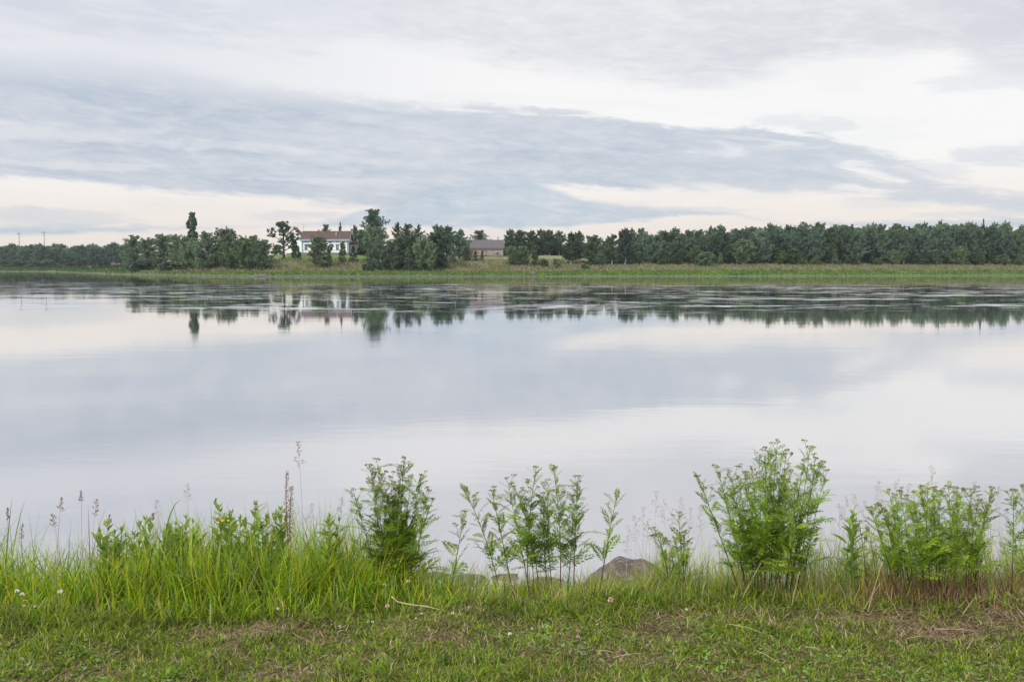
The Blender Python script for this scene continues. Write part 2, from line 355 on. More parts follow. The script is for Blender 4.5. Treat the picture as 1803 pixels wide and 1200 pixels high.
# ------------------------------------------------------------------ far bank terrain
def interp(x, pts):
    return float(np.interp(x, [p[0] for p in pts], [p[1] for p in pts]))
K = CAM_Z*F
SHORE = [(-1400, 720), (-600, 780), (0, 751), (90, 730), (130, 600), (190, 470), (250, 405), (320, 365), (400, 335), (500, 325), (640, 322), (760, 326), (900, 334), (1000, 338), (1200, 342), (1500, 352), (1803, 372), (2400, 400), (3200, 420)]
def shoreY(px): return interp(px, SHORE)
PROF = {   # px column: (distance behind the waterline, height)
    -1400: [(-30, -2), (0, 0), (3, .5), (12, 1.3), (35, 2.6), (60, 3.2), (200, 4)],
    0: [(-30, -2), (0, 0), (3, .5), (12, 1.3), (35, 2.4), (60, 3.2), (200, 4)],
    150: [(-30, -2), (0, 0), (3, .5), (30, 1.0), (90, 1.9), (140, 2.6), (300, 3.6)],
    240: [(-20, -2), (0, 0), (2, .5), (15, 1.0), (30, 1.9), (55, 3.2), (200, 4.5)],
    340: [(-20, -2), (0, 0), (2, .5), (10, .9), (22, 1.7), (38, 2.8), (60, 4.6), (90, 6.5), (200, 7.5)],
    460: [(-20, -2), (0, 0), (2, .5), (8, .9), (18, 1.6), (32, 3.0), (50, 6.2), (60, 7.5), (75, 8.0), (200, 8.4)],
    560: [(-20, -2), (0, 0), (2, .5), (8, .9), (18, 1.7), (32, 3.3), (50, 6.4), (62, 7.7), (75, 8.0), (200, 8.4)],
    640: [(-20, -2), (0, 0), (2, .5), (8, .9), (18, 1.6), (32, 2.9), (50, 6.0), (62, 7.5), (75, 7.9), (200, 8.4)],
    830: [(-20, -2), (0, 0), (2, .4), (8, .8), (18, 1.6), (32, 3.2), (50, 6.0), (62, 7.4), (75, 7.7), (200, 8.2)],
    990: [(-20, -2), (0, 0), (2, .3), (8, .9), (18, 1.9), (32, 3.4), (50, 6.0), (68, 7.7), (80, 8.0), (200, 8.4)],
    1060: [(-20, -2), (0, 0), (2, .3), (8, 1.0), (18, 2.2), (32, 3.4), (50, 4.4), (70, 6.0), (100, 7.2), (200, 8.4)],
    1250: [(-20, -2), (0, 0), (2, .3), (8, 1.0), (16, 2.1), (32, 3.5), (50, 4.1), (70, 5.0), (110, 6.8), (200, 8.4)],
    1803: [(-20, -2), (0, 0), (2, .35), (8, 1.0), (16, 2.0), (32, 3.4), (50, 4.1), (70, 4.5), (110, 5.6), (200, 7.0)],
    3200: [(-20, -2), (0, 0), (2, .35), (8, 1.0), (16, 2.0), (32, 3.4), (50, 4.1), (70, 4.5), (110, 5.6), (200, 7.0)]}
PK = sorted(PROF)
def farz(px, off):
    vals = [interp(off, PROF[p]) for p in PK]
    z = float(np.interp(px, PK, vals))
    if off > 0: z += .12*math.sin(px*.11+off*.21)*min(1, off/8)+.10*math.sin(px*.037-off*.13)*min(1, off/8)
    return z
def colx(px, Y): return (px-901.5)/F*Y/math.cos(PITCH)*1.0 if False else P(px, HOR, Y).x
cols = list(np.arange(-1400, 3201, 14)); offs = [-30, -15, -6, -2, 0, 1, 2, 4, 6, 8, 11, 14, 18, 22, 27, 32, 38, 44, 50, 56, 62, 68, 75, 85, 95, 110, 130, 160, 200, 300, 600, 1400, 4000]
V = []; tint = []; rv = random.Random(3)
for px in cols:
    sy = shoreY(px)
    for o in offs:
        V.append((colx(px, sy+o), sy+o, farz(px, min(o, 200))))
nO = len(offs)
faces = [(i*nO+j, (i+1)*nO+j, (i+1)*nO+j+1, i*nO+j+1) for i in range(len(cols)-1) for j in range(nO-1)]
def farground():
    m, k, out = material('meadow_ground'); a = k.node('ShaderNodeAttribute', attribute_name='off'); o = a.outputs['Fac']
    g = k.node('ShaderNodeNewGeometry'); v = g.outputs['Position']
    f = k.noise(v, .09, 6, .6); f2 = k.noise(v, .9, 6, .7)
    o2 = k.m('ADD', o, k.m('MULTIPLY', k.m('SUBTRACT', f, .5), 14))
    green = k.mix(f2, (.10, .20, .03), (.17, .28, .045))
    mead = k.mix(k.sm(f2, .3, .7), (.17, .175, .085), (.24, .22, .13)); mead = k.mix(k.sm(f, .4, .62), mead, (.10, .13, .045))
    lawn = (.10, .19, .03)
    c = k.mix(k.sm(o2, 9, 18), green, mead)
    sx_ = k.node('ShaderNodeSeparateXYZ'); k.put(sx_.inputs[0], v); xx_ = sx_.outputs[0]
    c = k.mix(k.m('MULTIPLY', k.m('MULTIPLY', k.sm(xx_, -112, -98), k.sm(xx_, -40, -60)), k.sm(o2, 53, 58)), c, lawn)
    c = k.mix(k.m('MULTIPLY', k.sm(xx_, -190, -260), .8), c, (.055, .10, .03))
    c = k.mix(k.sm(o, 2.4, 1.4), c, k.mix(f2, (.06, .05, .05), (.16, .145, .145)))
    k.t.links.new(principled(k, c, .95, .1).outputs[0], out.inputs[0]); return m
M['farground'] = farground()
me = pymesh('far_bank', V, faces, M['farground'], True)
at = me.attributes.new('off', 'FLOAT', 'POINT'); at.data.foreach_set('value', np.array(offs*len(cols), np.float32))
tag(link('far_bank', me), kind='structure')

# water
me = pymesh('river_water', [(-4500, -300, 0), (4500, -300, 0), (4500, 4500, 0), (-4500, 4500, 0)], [(0, 1, 2, 3)], M['water'])
tag(link('river_water', me), kind='structure')

# near bank
def nz(x, y):
    e = .05*math.sin(x*1.3+.6)+.04*math.sin(x*3.1)
    z = float(np.interp(y-e, [-1000, 4.75, 5.05, 5.6, 6.5, 7.4, 8.8, 12, 30], [1.40, 1.40, 1.27, .95, .55, .28, -.12, -1.2, -3]))
    return z+.012*math.sin(x*4.1+y*2.3)+.010*math.sin(x*9.7-y*6.1)
def nzv(x, y):
    e = .05*np.sin(x*1.3+.6)+.04*np.sin(x*3.1)
    z = np.interp(y-e, [-1000, 4.75, 5.05, 5.6, 6.5, 7.4, 8.8, 12, 30], [1.40, 1.40, 1.27, .95, .55, .28, -.12, -1.2, -3])
    return z+.012*np.sin(x*4.1+y*2.3)+.010*np.sin(x*9.7-y*6.1)
xs = sorted(set([round(v, 3) for v in np.arange(-8, 8.01, .12)]+[s*v for s in (-1, 1) for v in (9, 10, 12, 15, 20, 30, 50, 100, 300, 1500)]))
ys = [-300, -50, -10, -2, 0, 1, 2, 2.5]+[round(v, 3) for v in np.arange(2.8, 9.5, .12)]+[10, 12, 20, 30]
V = [(x, y, nz(x, y)) for x in xs for y in ys]; L = len(ys)
faces = [(i*L+j, (i+1)*L+j, (i+1)*L+j+1, i*L+j+1) for i in range(len(xs)-1) for j in range(L-1)]
tag(link('ground', pymesh('ground', V, faces, M['soil'], True)), kind='structure')

# ------------------------------------------------------------------ tree prototypes (unit height, unit width)
def leafcloud(centres, per, size, sq=1.0, seed=0, droop=0.0):
    """centres: (x,y,z,r); returns numpy mesh arrays of small leaf-spray faces"""
    per = int(per*.78); size *= .80
    g = np.random.default_rng(seed); C = np.array(centres)
    n_ = (per*(C[:, 3]/C[:, 3].mean())**1.6).astype(int).clip(6, per*4); I = np.repeat(np.arange(len(C)), n_); n1 = len(I)
    d = g.normal(size=(n1, 3)); d /= np.linalg.norm(d, axis=1, keepdims=True); rr = g.random(n1)**.55*1.12
    p = C[I, :3]+d*rr[:, None]*C[I, 3:4]*np.array([1, 1, sq]); p[:, 2] -= droop*g.random(n1)*C[I, 3]
    a = g.normal(size=(n1, 3)); a /= np.linalg.norm(a, axis=1, keepdims=True); b = np.cross(a, g.normal(size=(n1, 3))); b /= np.linalg.norm(b, axis=1, keepdims=True)
    s = size*1.25*(.5+g.random(n1)*.9)
    A = a*s[:, None]; B = b*(s*.62)[:, None]; sc = np.array([1, 1, .62])
    Q = np.stack([p-A*sc, p+B*sc, p+A*sc, p-B*sc], 1).reshape(-1, 3)
    idx = np.arange(n1*4); return Q, idx, np.full(n1, 4)
def env_centres(env, z0, z1, n_, seed, core=.45, r=(.06, .11), tops=6):
    g = random.Random(seed); out = []; n_ = int(n_*1.9); r = (r[0]*.62, r[1]*.72); tops = int(tops*2.2)
    lob = [(g.random(), g.random()*6.28, g.uniform(.55, 1.15)) for _ in range(9)]
    for i in range(n_):
        t = g.random()**.85; z = z0+(z1-z0)*t; e = env(t)*(.85+.3*math.sin(seed+5*t+g.random())*.5)
        a = g.random()*6.283
        for lt, la, lk in lob:
            dd = ((t-lt)/.16)**2+(math.sin((a-la)/2)*2/.9)**2
            if dd < 3: e *= 1+(lk-1)*math.exp(-dd)
        q = e*(core+(1-core)*g.random()**.6)
        rr = g.uniform(*r)*(.55+.6*min(1, e/.4))
        out.append((math.cos(a)*q*.92, math.sin(a)*q*.92, z, rr))
    for i in range(tops):
        a = g.random()*6.283; q = g.random()*.22
        out.append((math.cos(a)*q, math.sin(a)*q, z1-.02-q*.45+g.uniform(-.03, .04), r[0]*.55))
    return out
def limb_centres(env, z0, seed, n_=46, r0=.055, rise=.16, droop=.0, top=1.0, leaders=2):
    g = random.Random(seed*7+1); out = []
    lob = [(g.random(), g.random()*6.28, g.uniform(.6, 1.2)) for _ in range(7)]
    for i in range(n_):
        t = (i+g.random())/n_; t = t**.9; zc = z0+(top-.05-z0)*t; a = i*2.4+g.uniform(-.7, .7); e = env(t)*g.uniform(.62, 1.18)
        for lt, la, lk in lob:
            dd = ((t-lt)/.18)**2+(math.sin((a-la)/2)*2/.9)**2
            if dd < 3: e *= 1+(lk-1)*math.exp(-dd)
        zs = max(z0*.6, zc-rise*g.uniform(.5, 1.1)*min(1, e*3)); m_ = 5
        for k in range(m_):
            u = .22+.78*k/(m_-1); q = e*u; r = r0*(1.22-.55*u)*g.uniform(.75, 1.25)*(.7+.5*min(1, e/.35))
            z = zs+(zc+g.uniform(-.01, .02)-zs)*u**1.1; aa = a+g.uniform(-.12, .12)
            out.append((math.cos(aa)*q, math.sin(aa)*q, min(z, top), r))
            if droop and u > .6 and g.random() < .6: out.append((math.cos(aa)*q, math.sin(aa)*q, z-droop*g.uniform(.4, 1), r*.8))
    for j in range(leaders):
        ax = g.uniform(-.10, .10) if j else 0; ay = g.uniform(-.1, .1) if j else 0; tp = top-(g.uniform(.02, .08) if j else 0)
        for k in range(5): out.append((ax*(1+.1*k), ay, tp-.14*(1-k/4)**1.2-.01, r0*(.85-.12*k)))
    return out
e_dome = lambda t: .5*math.sqrt(max(.12, 1-((t-.42)/.64)**2))
e_round = lambda t: .5*math.sin(math.pi*min(1, (.10+.86*t)))**.62
e_tall = lambda t: .5*(math.sin(math.pi*min(1, .16+.76*t))**.65)*(1-.28*t)
e_cone = lambda t: .5*(1-t)**.8*(.85+.15*math.sin(t*40))+.015
e_col = lambda t: .5*(1-t**3)*(.75+.25*math.sin(t*23))
PROTO = {}
def proto(name, centres, per, size, leaf, bark, z_trunk=.9, rt=.035, sq=.8, limbs=10, fork=False, droop=0.0, seed=0, lean=0.0):
    Q, i, t = leafcloud(centres, per, size, sq, seed, droop)
    crown = npmesh('crown', Q, i, t, M[leaf])
    mb = MB(); g = random.Random(seed+50)
    pts = [(lean*math.sin(k*.9)*.05, lean*math.cos(k*1.3)*.04, z_trunk*k/6) for k in range(7)]; pts[0] = (0, 0, -.02)
    mb.tube(pts, [rt*(1.25 if k == 0 else 1)*(1-.82*k/6) for k in range(7)], 6)
    if fork: mb.tube([(0, 0, 0), (.07, .02, .25), (.13, .03, .6)], [rt*.8, rt*.55, rt*.15], 5)
    for c in g.sample(centres, min(limbs, len(centres))):
        z = max(.1, c[2]*.72); k = z/z_trunk*6; r0 = rt*(1-.82*min(1, k/6))*.5
        mb.tube([(0, 0, z), (c[0]*.5, c[1]*.5, (z+c[2])*.5+.01), (c[0], c[1], c[2])], [r0, r0*.7, r0*.2], 4)
    PROTO.setdefault(name, []).append((crown, mb.mesh('trunk', M[bark], True)))
for s in range(4): proto('birch', limb_centres(e_dome, .15, s+1, 50, .058, .12, .05, .98, s % 2), 26, .030, 'birch_leaf', 'birch_bark', seed=s, rt=.030, lean=1, fork=s == 1, droop=.5)
for s in range(6): proto('tallbirch', limb_centres(e_tall, .21, s+11, 46, .050, .14, .04, 1.0, 3), 26, .033, 'wood_leaf', 'birch_bark', seed=s+10, rt=.030, lean=.7, droop=.5)
for s in range(3): proto('bushy', limb_centres(e_dome, .05, s+21, 54, .060, .09, .03, .98, s % 2), 26, .030, 'birch_leaf', 'grey_bark', seed=s+20, rt=.03)
for s in range(2): proto('dark', limb_centres(e_dome, .07, s+31, 54, .062, .09, .0, .98, 1), 28, .030, 'dark_leaf', 'grey_bark', seed=s+30, rt=.03)
proto('light', env_centres(e_round, .05, .95, 50, 41, .4), 34, .036, 'light_leaf', 'grey_bark', seed=40)
for s in range(2): proto('conic', env_centres(lambda t: .5*(1-t)**.55*min(1, .5+t*3), .03, .97, 60, s+45, .3, (.06, .10), 4), 38, .036, 'birch_leaf', 'grey_bark', seed=s+44)
proto('cypress', env_centres(lambda t: .5*(1-t)**.6*min(1, .55+t*2.5), .02, .97, 80, 51, .3, (.07, .11), 3), 50, .034, 'dark_leaf', 'dark_bark', seed=50)
proto('spruce', env_centres(e_cone, .03, .97, 110, 55, .5, (.03, .07), 3), 40, .030, 'spruce_leaf', 'dark_bark', seed=54, sq=.5)
proto('spruce', env_centres(e_cone, .06, .97, 90, 56, .6, (.03, .06), 3), 34, .030, 'spruce_leaf', 'dark_bark', seed=55, sq=.5)
# column spruce with a ragged, wider waist and a thin tufted tip
proto('oldspruce', [(c[0], c[1], c[2], c[3]) for c in env_centres(lambda t: (.5 if t < .45 else .44 if t < .62 else .20 if t < .70 else .36 if t < .88 else .22)*(1.0 if t < .5 else .9), .03, .97, 110, 61, .35, (.07, .11), 2)], 44, .045, 'spruce_leaf', 'dark_bark', seed=60, sq=.35)
# old pine: bare trunk, three separate foliage masses
g = random.Random(5); pc_ = []
for (cx, cz, rx, rz, m_) in [(-.34, .66, .13, .13, 12), (-.04, .82, .22, .16, 32), (.02, .64, .14, .12, 12), (.27, .60, .20, .26, 30), (.22, .36, .14, .14, 12), (-.06, .5, .08, .1, 5)]:
    for i in range(m_):
        a, b, q = g.random()*6.28, g.uniform(-1, 1), g.random()**.4
        pc_.append((cx+math.cos(a)*rx*q*math.sqrt(1-b*b), math.sin(a)*rx*q, cz+b*rz*q, g.uniform(.035, .06)))
proto('pine', pc_, 40, .026, 'dark_leaf', 'dark_bark', rt=.045, seed=70, limbs=26)
# tall open aspen-like crown with daylight through the top
proto('open', limb_centres(lambda t: .5*math.sqrt(max(.1, 1-((t-.35)/.68)**2)), .26, 81, 54, .042, .06, .0, .99, 0), 26, .024, 'dark_leaf', 'grey_bark', rt=.03, seed=80, limbs=24)
proto('open', limb_centres(e_tall, .25, 82, 32, .042, .16, .0, 1.0, 3), 26, .028, 'wood_leaf', 'grey_bark', rt=.03, seed=81, limbs=20)
proto('shrub', env_centres(lambda t: .5*math.sqrt(max(0, 1-t*t)), .0, .85, 46, 91, .35, (.09, .15), 4), 40, .055, 'birch_leaf', 'grey_bark', rt=.02, z_trunk=.6, seed=90)
proto('lightshrub', env_centres(lambda t: .5*math.sqrt(max(0, 1-t*t)), .0, .85, 46, 92, .35, (.09, .15), 4), 40, .055, 'light_leaf', 'grey_bark', rt=.02, z_trunk=.6, seed=91)
pcount = {}
def tree(kind, px, top, wpx, off, label=None, group=None, base=None, name=None, cat='tree'):
    """top in picture rows, width in picture columns, off = metres behind the waterline"""
    Y = shoreY(px)+off; zg = farz(px, off) if base is None else base
    zt = P(px, top, Y).z; h = zt-zg; wd = wpx/F*Y
    nm = name or {'pine': 'pine_tree', 'spruce': 'spruce_tree', 'oldspruce': 'spruce_tree', 'shrub': 'shrub', 'lightshrub': 'shrub', 'birch': 'birch_tree', 'tallbirch': 'birch_tree'}.get(kind, 'tree')
    e = bpy.data.objects.new(nm, None); COL.objects.link(e); e.location = (colx(px, Y), Y, zg); e.empty_display_size = .5
    k = pcount.get(kind, 0); pcount[kind] = k+1; crown, trunk = PROTO[kind][k % len(PROTO[kind])]
    e.rotation_euler.z = 0 if kind in ('pine',) else rv.random()*6.28
    e.scale = (wd*1.38, wd*1.38, h)
    link('trunk', trunk, e); link('crown', crown, e)
    tag(e, label, cat, group); return e

T = tree
# left cluster on the point
T('bushy', 238, 411, 34, 40, 'rounded grey-green tree at the left end of the cluster on the point', 'trees on the point')
T('birch', 262, 414, 30, 34, 'bushy tree just right of the cluster\'s leftmost tree on the point', 'trees on the point')
T('bushy', 287, 409, 38, 42, 'broad dark tree left of the tall spruce, foliage down to the grass', 'trees on the point')
T('bushy', 312, 409, 26, 50, 'tree top showing thinly beside the left flank of the tall spruce', 'trees on the point')
T('oldspruce', 340, 372, 21, 52, 'tall ragged spruce standing far above the riverside birches on the left', None)
T('birch', 332, 412, 32, 24, 'grey-green birch in front of the tall spruce with a pale leaning trunk', 'trees on the point')
T('birch', 363, 403, 46, 25, 'wide birch right of the tall spruce with a short pale trunk', 'trees on the point')
T('birch', 400, 397, 44, 38, 'tallest broadleaf of the left cluster with a ragged split top', 'trees on the point')
T('birch', 410, 420, 34, 24, 'low birch in front of the cluster\'s tallest broadleaf, white trunk', 'trees on the point')
T('bushy', 387, 432, 26, 46, 'dark filling tree behind the gap between the two wide birches', 'trees on the point')
T('birch', 434, 413, 34, 22, 'pale green birch with the brightest white trunk near the pale rock slab', 'trees on the point')
T('birch', 448, 410, 36, 34, 'birch whose crown rises behind the bright white trunk, right cluster side', 'trees on the point')
T('bushy', 463, 419, 34, 22, 'round dark-bottomed tree at the right end of the left cluster', 'trees on the point')
T('shrub', 250, 457, 40, 24, 'low shrub under the left end of the tree cluster on the point', 'bushes under the point trees', name='shrub', cat='shrub')
T('shrub', 300, 458, 44, 24, 'low shrub in the shade left of the tall spruce', 'bushes under the point trees', name='shrub', cat='shrub')
# around the house
T('pine', 500, 387, 44, 50, 'old pine with bare trunk and lopsided crown left of the manor house')
T('cypress', 520, 421, 19, 50, 'dark spindle-shaped evergreen at the left corner of the manor house')
T('shrub', 489, 428, 22, 78, 'dark bush on the lawn behind the old pine', name='bush', cat='bush')
T('birch', 563, 411, 35, 29, 'birch standing in front of the manor house, hiding its left windows')
T('conic', 579, 437, 15, 30, 'slim small tree leaning against the right side of the house-front birch')
T('conic', 603, 424, 19, 42, 'small cone-shaped tree in front of the manor house\'s right windows')
T('conic', 622, 431, 17, 43, 'small tree in front of the manor house porch')
T('open', 574, 392, 20, 105, 'thin tree top rising behind the manor roof right of the brick chimney')
T('spruce', 600, 390, 15, 105, 'spruce top rising behind the manor roof at its right end')
T('open', 626, 395, 24, 88, 'loose-crowned tree rising behind the porch of the manor house')
T('dark', 642, 402, 30, 76, 'dark tree between the manor porch and the tallest riverside tree')
T('open', 657, 364, 46, 66, 'tallest tree on the far bank, open dark crown right of the house')
T('birch', 660, 394, 42, 44, 'bright green birch in front of the tallest tree right of the house')
T('dark', 636, 428, 24, 72, 'dark low tree directly right of the porch steps')
T('bushy', 655, 437, 20, 24, 'small tree at the left foot of the riverside grove', 'riverside grove trees')
T('birch', 670, 417, 30, 22, 'birch at the left front of the riverside grove with a pale brown trunk', 'riverside grove trees')
T('birch', 690, 420, 28, 22, 'birch left of the grove\'s small front tree, two pale stems', 'riverside grove trees')
T('birch', 703, 412, 26, 27, 'birch third from the left in the riverside grove', 'riverside grove trees')
T('conic', 719, 436, 20, 19, 'short tree in the front of the riverside grove, lowest top', 'riverside grove trees')
T('tallbirch', 726, 410, 26, 26, 'green birch behind the grove\'s short front tree', 'riverside grove trees')
T('birch', 743, 413, 28, 22, 'birch left of the big dark grove tree, with a pale post-like trunk', 'riverside grove trees')
T('birch', 756, 418, 24, 21, 'birch touching the left flank of the big dark grove tree', 'riverside grove trees')
T('dark', 772, 404, 48, 27, 'big dark tree at the right of the riverside grove, foliage to the ground', 'riverside grove trees')
T('open', 700, 390, 26, 62, 'left of three loose crowns rising behind the riverside grove', 'crowns behind the grove')
T('open', 717, 391, 28, 66, 'middle of three loose crowns rising behind the riverside grove', 'crowns behind the grove')
T('open', 737, 394, 26, 62, 'right of three loose crowns rising behind the riverside grove', 'crowns behind the grove')
T('dark', 715, 415, 40, 56, 'dark tree filling the middle of the grove from behind', 'crowns behind the grove')
T('dark', 745, 418, 40, 58, 'dark tree filling the gap behind the post-like trunk', 'crowns behind the grove')
T('tallbirch', 770, 394, 32, 60, 'pointed crown rising behind the left top of the big dark tree', 'crowns behind the grove')
T('tallbirch', 789, 396, 30, 60, 'crown rising behind the right shoulder of the big dark tree', 'crowns behind the grove')
T('tallbirch', 811, 402, 30, 48, 'tree covering the left end of the stone barn')
T('conic', 797, 428, 16, 40, 'slim pale tree between the big dark tree and the barn')
T('bushy', 822, 436, 17, 48, 'low dark tree against the visible left end of the stone barn')
T('open', 846, 403, 34, 110, 'rounded tree rising behind the roof of the stone barn')
T('spruce', 877, 415, 6, 108, 'thin spruce tip poking above the right end of the barn roof')
T('conic', 837, 441, 12, 46, 'left of two small trees before the barn wall', 'saplings before the barn')
T('conic', 849, 440, 9, 45, 'right and narrower of two small trees before the barn wall', 'saplings before the barn')
for i, (px, top, wd) in enumerate([(898, 402, 25), (915, 403, 27), (935, 404, 28), (952, 402, 26), (967, 403, 25), (984, 405, 27)]):
    T('tallbirch', px, top, wd, 80+4*(i % 2), ['tree at the right corner of the stone barn, top of the slope', 'second tree right of the stone barn on the slope top', 'tree rising behind the meadow thicket right of the barn', 'fourth tree right of the stone barn along the slope top', 'fifth tree right of the barn above the pale meadow', 'sixth tree right of the barn above the pale meadow'][i], 'trees along the slope top')
for i, (px, top, wd) in enumerate([(890, 425, 18), (906, 422, 22), (926, 424, 22), (946, 422, 22), (975, 424, 24)]):
    T('dark', px, top, wd, 90, 'dark lower tree filling the slope-top row, %s from the barn' % ordinal(i+1), 'dark fill of the slope top')
for i, (px, top, wd) in enumerate([(893, 432, 26), (912, 434, 26), (931, 433, 28), (950, 434, 26), (966, 432, 26), (984, 434, 28), (1000, 430, 26), (1016, 430, 26)]):
    T('bushy', px, top, wd, 100, 'low bushy tree deep in the slope-top row, %s from the barn' % ordinal(i+1), 'low trees of the slope top')
T('bushy', 901, 431, 19, 36, 'left tree of the thicket in the meadow right of the barn', 'meadow thicket')
T('birch', 920, 430, 25, 34, 'middle and broadest tree of the thicket in the meadow', 'meadow thicket', name='tree')
T('conic', 942, 431, 18, 34, 'right tree of the thicket in the meadow, pointed top', 'meadow thicket')
T('shrub', 957, 454, 18, 31, 'round bush at the right foot of the meadow thicket', name='bush', cat='bush')
T('light', 981, 455, 17, 23, 'thin yellow-green sapling alone in the pale meadow')
T('lightshrub', 1030, 463, 14, 20, 'round bright bush on the green bank beyond the yellow-green sapling', name='bush', cat='bush')
# left end of the right wood
for px, top, wd, off, kd, lb in [
    (1005, 407, 30, 38, 'tallbirch', 'birch at the left front corner of the right-hand wood'), (1019, 405, 26, 46, 'tallbirch', 'pointed birch just behind the wood\'s left corner tree'),
    (1045, 411, 32, 36, 'bushy', 'rounded tree second in the wood\'s front from the left corner'), (1057, 443, 16, 34, 'bushy', 'small tree at the right foot of the wood\'s second front tree'),
    (1077, 411, 28, 42, 'tallbirch', 'grey-green birch right of the first gap in the wood'), (1100, 400, 32, 40, 'tallbirch', 'tall dark birch with two pointed tops'),
    (1112, 400, 20, 52, 'tallbirch', 'narrow birch behind the two-topped birch'), (1129, 402, 18, 66, 'open', 'thin airy tree beside the yellowish bushes'),
    (1066, 422, 22, 60, 'tallbirch', 'low tree showing through the first gap in the wood'), (1034, 425, 24, 58, 'tallbirch', 'low tree behind the gap left of the rounded front tree')]:
    T(kd, px, top, wd, off, lb, 'left end of the wood')
T('light', 1125, 449, 24, 50, 'yellowish bush in the gap right of the two-topped birch', name='bush', cat='bush')
T('lightshrub', 1140, 455, 18, 52, 'smaller yellowish bush under the airy tree', name='bush', cat='bush')
# the right wood, row by row
skyl = [(1120, 404), (1150, 404), (1200, 401), (1260, 398), (1320, 396), (1345, 392), (1400, 394), (1450, 391), (1500, 394), (1600, 392), (1700, 392), (1803, 392), (1960, 388)]
rows = [('front', 46, 18.5, 1148, 1960, 10, 30), ('middle', 60, 19.0, 1138, 1960, 3, 30), ('back', 76, 17.0, 1130, 1960, 0, 26), ('rearmost', 96, 22.0, 1120, 1960, 8, 34)]
for rn, off, stp, a, b, drop, wd in rows:
    px = a; i = 1
    while px < b:
        t_ = interp(px, skyl)+drop+rv.uniform(-7, 12)
        kd = ('bushy' if rv.random() < (.6 if rn in ('back', 'rearmost') else .3) else 'tallbirch') if rv.random() < .95 or rn == 'front' else 'spruce'
        if rn == 'front' and kd == 'bushy' and rv.random() < .7: kd = 'tallbirch'
        T(kd, px+rv.uniform(-3, 3), t_, wd*rv.uniform(.8, 1.15), off+rv.uniform(-3, 3),
          '%s %s in the %s row of the right-hand wood, counted from its left end' % (ordinal(i), 'spruce' if kd == 'spruce' else 'birch', rn), 'trees of the right-hand wood, %s row' % rn)
        px += stp*rv.uniform(.82, 1.18); i += 1
for i, (px, top, wd, off_, kd_, lb_) in enumerate([(1168, 436, 20, 40, 'birch', 'small leafy tree stepping forward near the left end of the wood'), (1192, 446, 18, 38, 'bushy', 'low bushy tree before the wood, third clump from the left end'), (1268, 443, 15, 40, 'conic', 'slim young tree right of the round meadow tree'), (1342, 449, 20, 42, 'shrub', 'low shrub before the wood right of the forward round-topped tree'),
        (1395, 436, 22, 40, 'birch', 'young birch leaning out right of the small bright rounded tree'), (1436, 450, 16, 38, 'lightshrub', 'light bush between two trunks midway along the wood'), (1502, 447, 20, 40, 'bushy', 'low bushy tree at the foot of the wood left of the pale bush'), (1575, 438, 20, 40, 'birch', 'young birch standing out right of the pale bush'),
        (1648, 444, 20, 40, 'conic', 'pointed young tree left of the dark low pointed one'), (1712, 441, 22, 42, 'birch', 'young birch between the dark pointed tree and the small pale one'), (1765, 446, 20, 40, 'bushy', 'low bushy tree at the wood\'s foot near the right edge'), (1795, 452, 18, 38, 'lightshrub', 'light bush at the wood\'s foot on the right picture edge')]):
    T(kd_, px, top, wd, off_, lb_, 'young growth before the wood', name='bush' if 'shrub' in kd_ else 'tree')
T('light', 1224, 430, 22, 38, 'light small tree leaning on the wood\'s front left of the round bush')
T('bushy', 1243, 441, 27, 30, 'round dark bush-like tree standing out in the pale meadow', name='bush', cat='bush')
T('birch', 1308, 418, 36, 38, 'broad round-topped tree standing forward of the wood by the open gap', name='tree')
T('light', 1375, 440, 21, 39, 'small bright rounded tree at the foot of the wood')
T('lightshrub', 1413, 452, 14, 38, 'pale narrow bush between white trunks of the wood', name='bush', cat='bush')
T('conic', 1470, 444, 18, 39, 'small dark tree among white trunks in the wood front')
T('bushy', 1690, 431, 30, 38, 'dark low pointed tree at the foot of the wood on the right')
T('light', 1727, 449, 16, 38, 'small pale tree right of the dark pointed one')
T('spruce', 1729, 384, 16, 60, 'spruce tip standing above the wood near the right edge')
T('lightshrub', 1546, 452, 16, 40, 'pale bush in the wood front beside a white trunk', name='bush', cat='bush')
T('shrub', 1620, 452, 26, 42, 'low green shrub below a pale gap in the wood', name='bush', cat='bush')
# far left wood
for rn, off, stp, drop, kd in [('front', 66, 13, 5, 'tallbirch'), ('back', 100, 12, 0, 'dark'), ('middle', 84, 15, 1, 'bushy')]:
    px = -170; i = 1
    while px < 240:
        o_ = off + (0 if px < 90 else (751-shoreY(px))*.95)
        T(kd, px, 431+drop+rv.uniform(-5, 5)-(0 if px < 130 else 2), 23*rv.uniform(.9, 1.25), o_, '%s %s in the %s row of the distant wood at the left edge' % (ordinal(i), 'birch' if kd == 'tallbirch' else 'tree', rn), 'distant wood, %s row' % rn)
        px += stp*rv.uniform(.85, 1.2); i += 1
for i, px in enumerate([-60, -30, 5, 30, 60, 88]):
    T('shrub', px, 455, 30, 58, 'low dark shrub at the foot of the distant wood, %s from the left' % ordinal(i+1), 'shrubs under the distant wood')

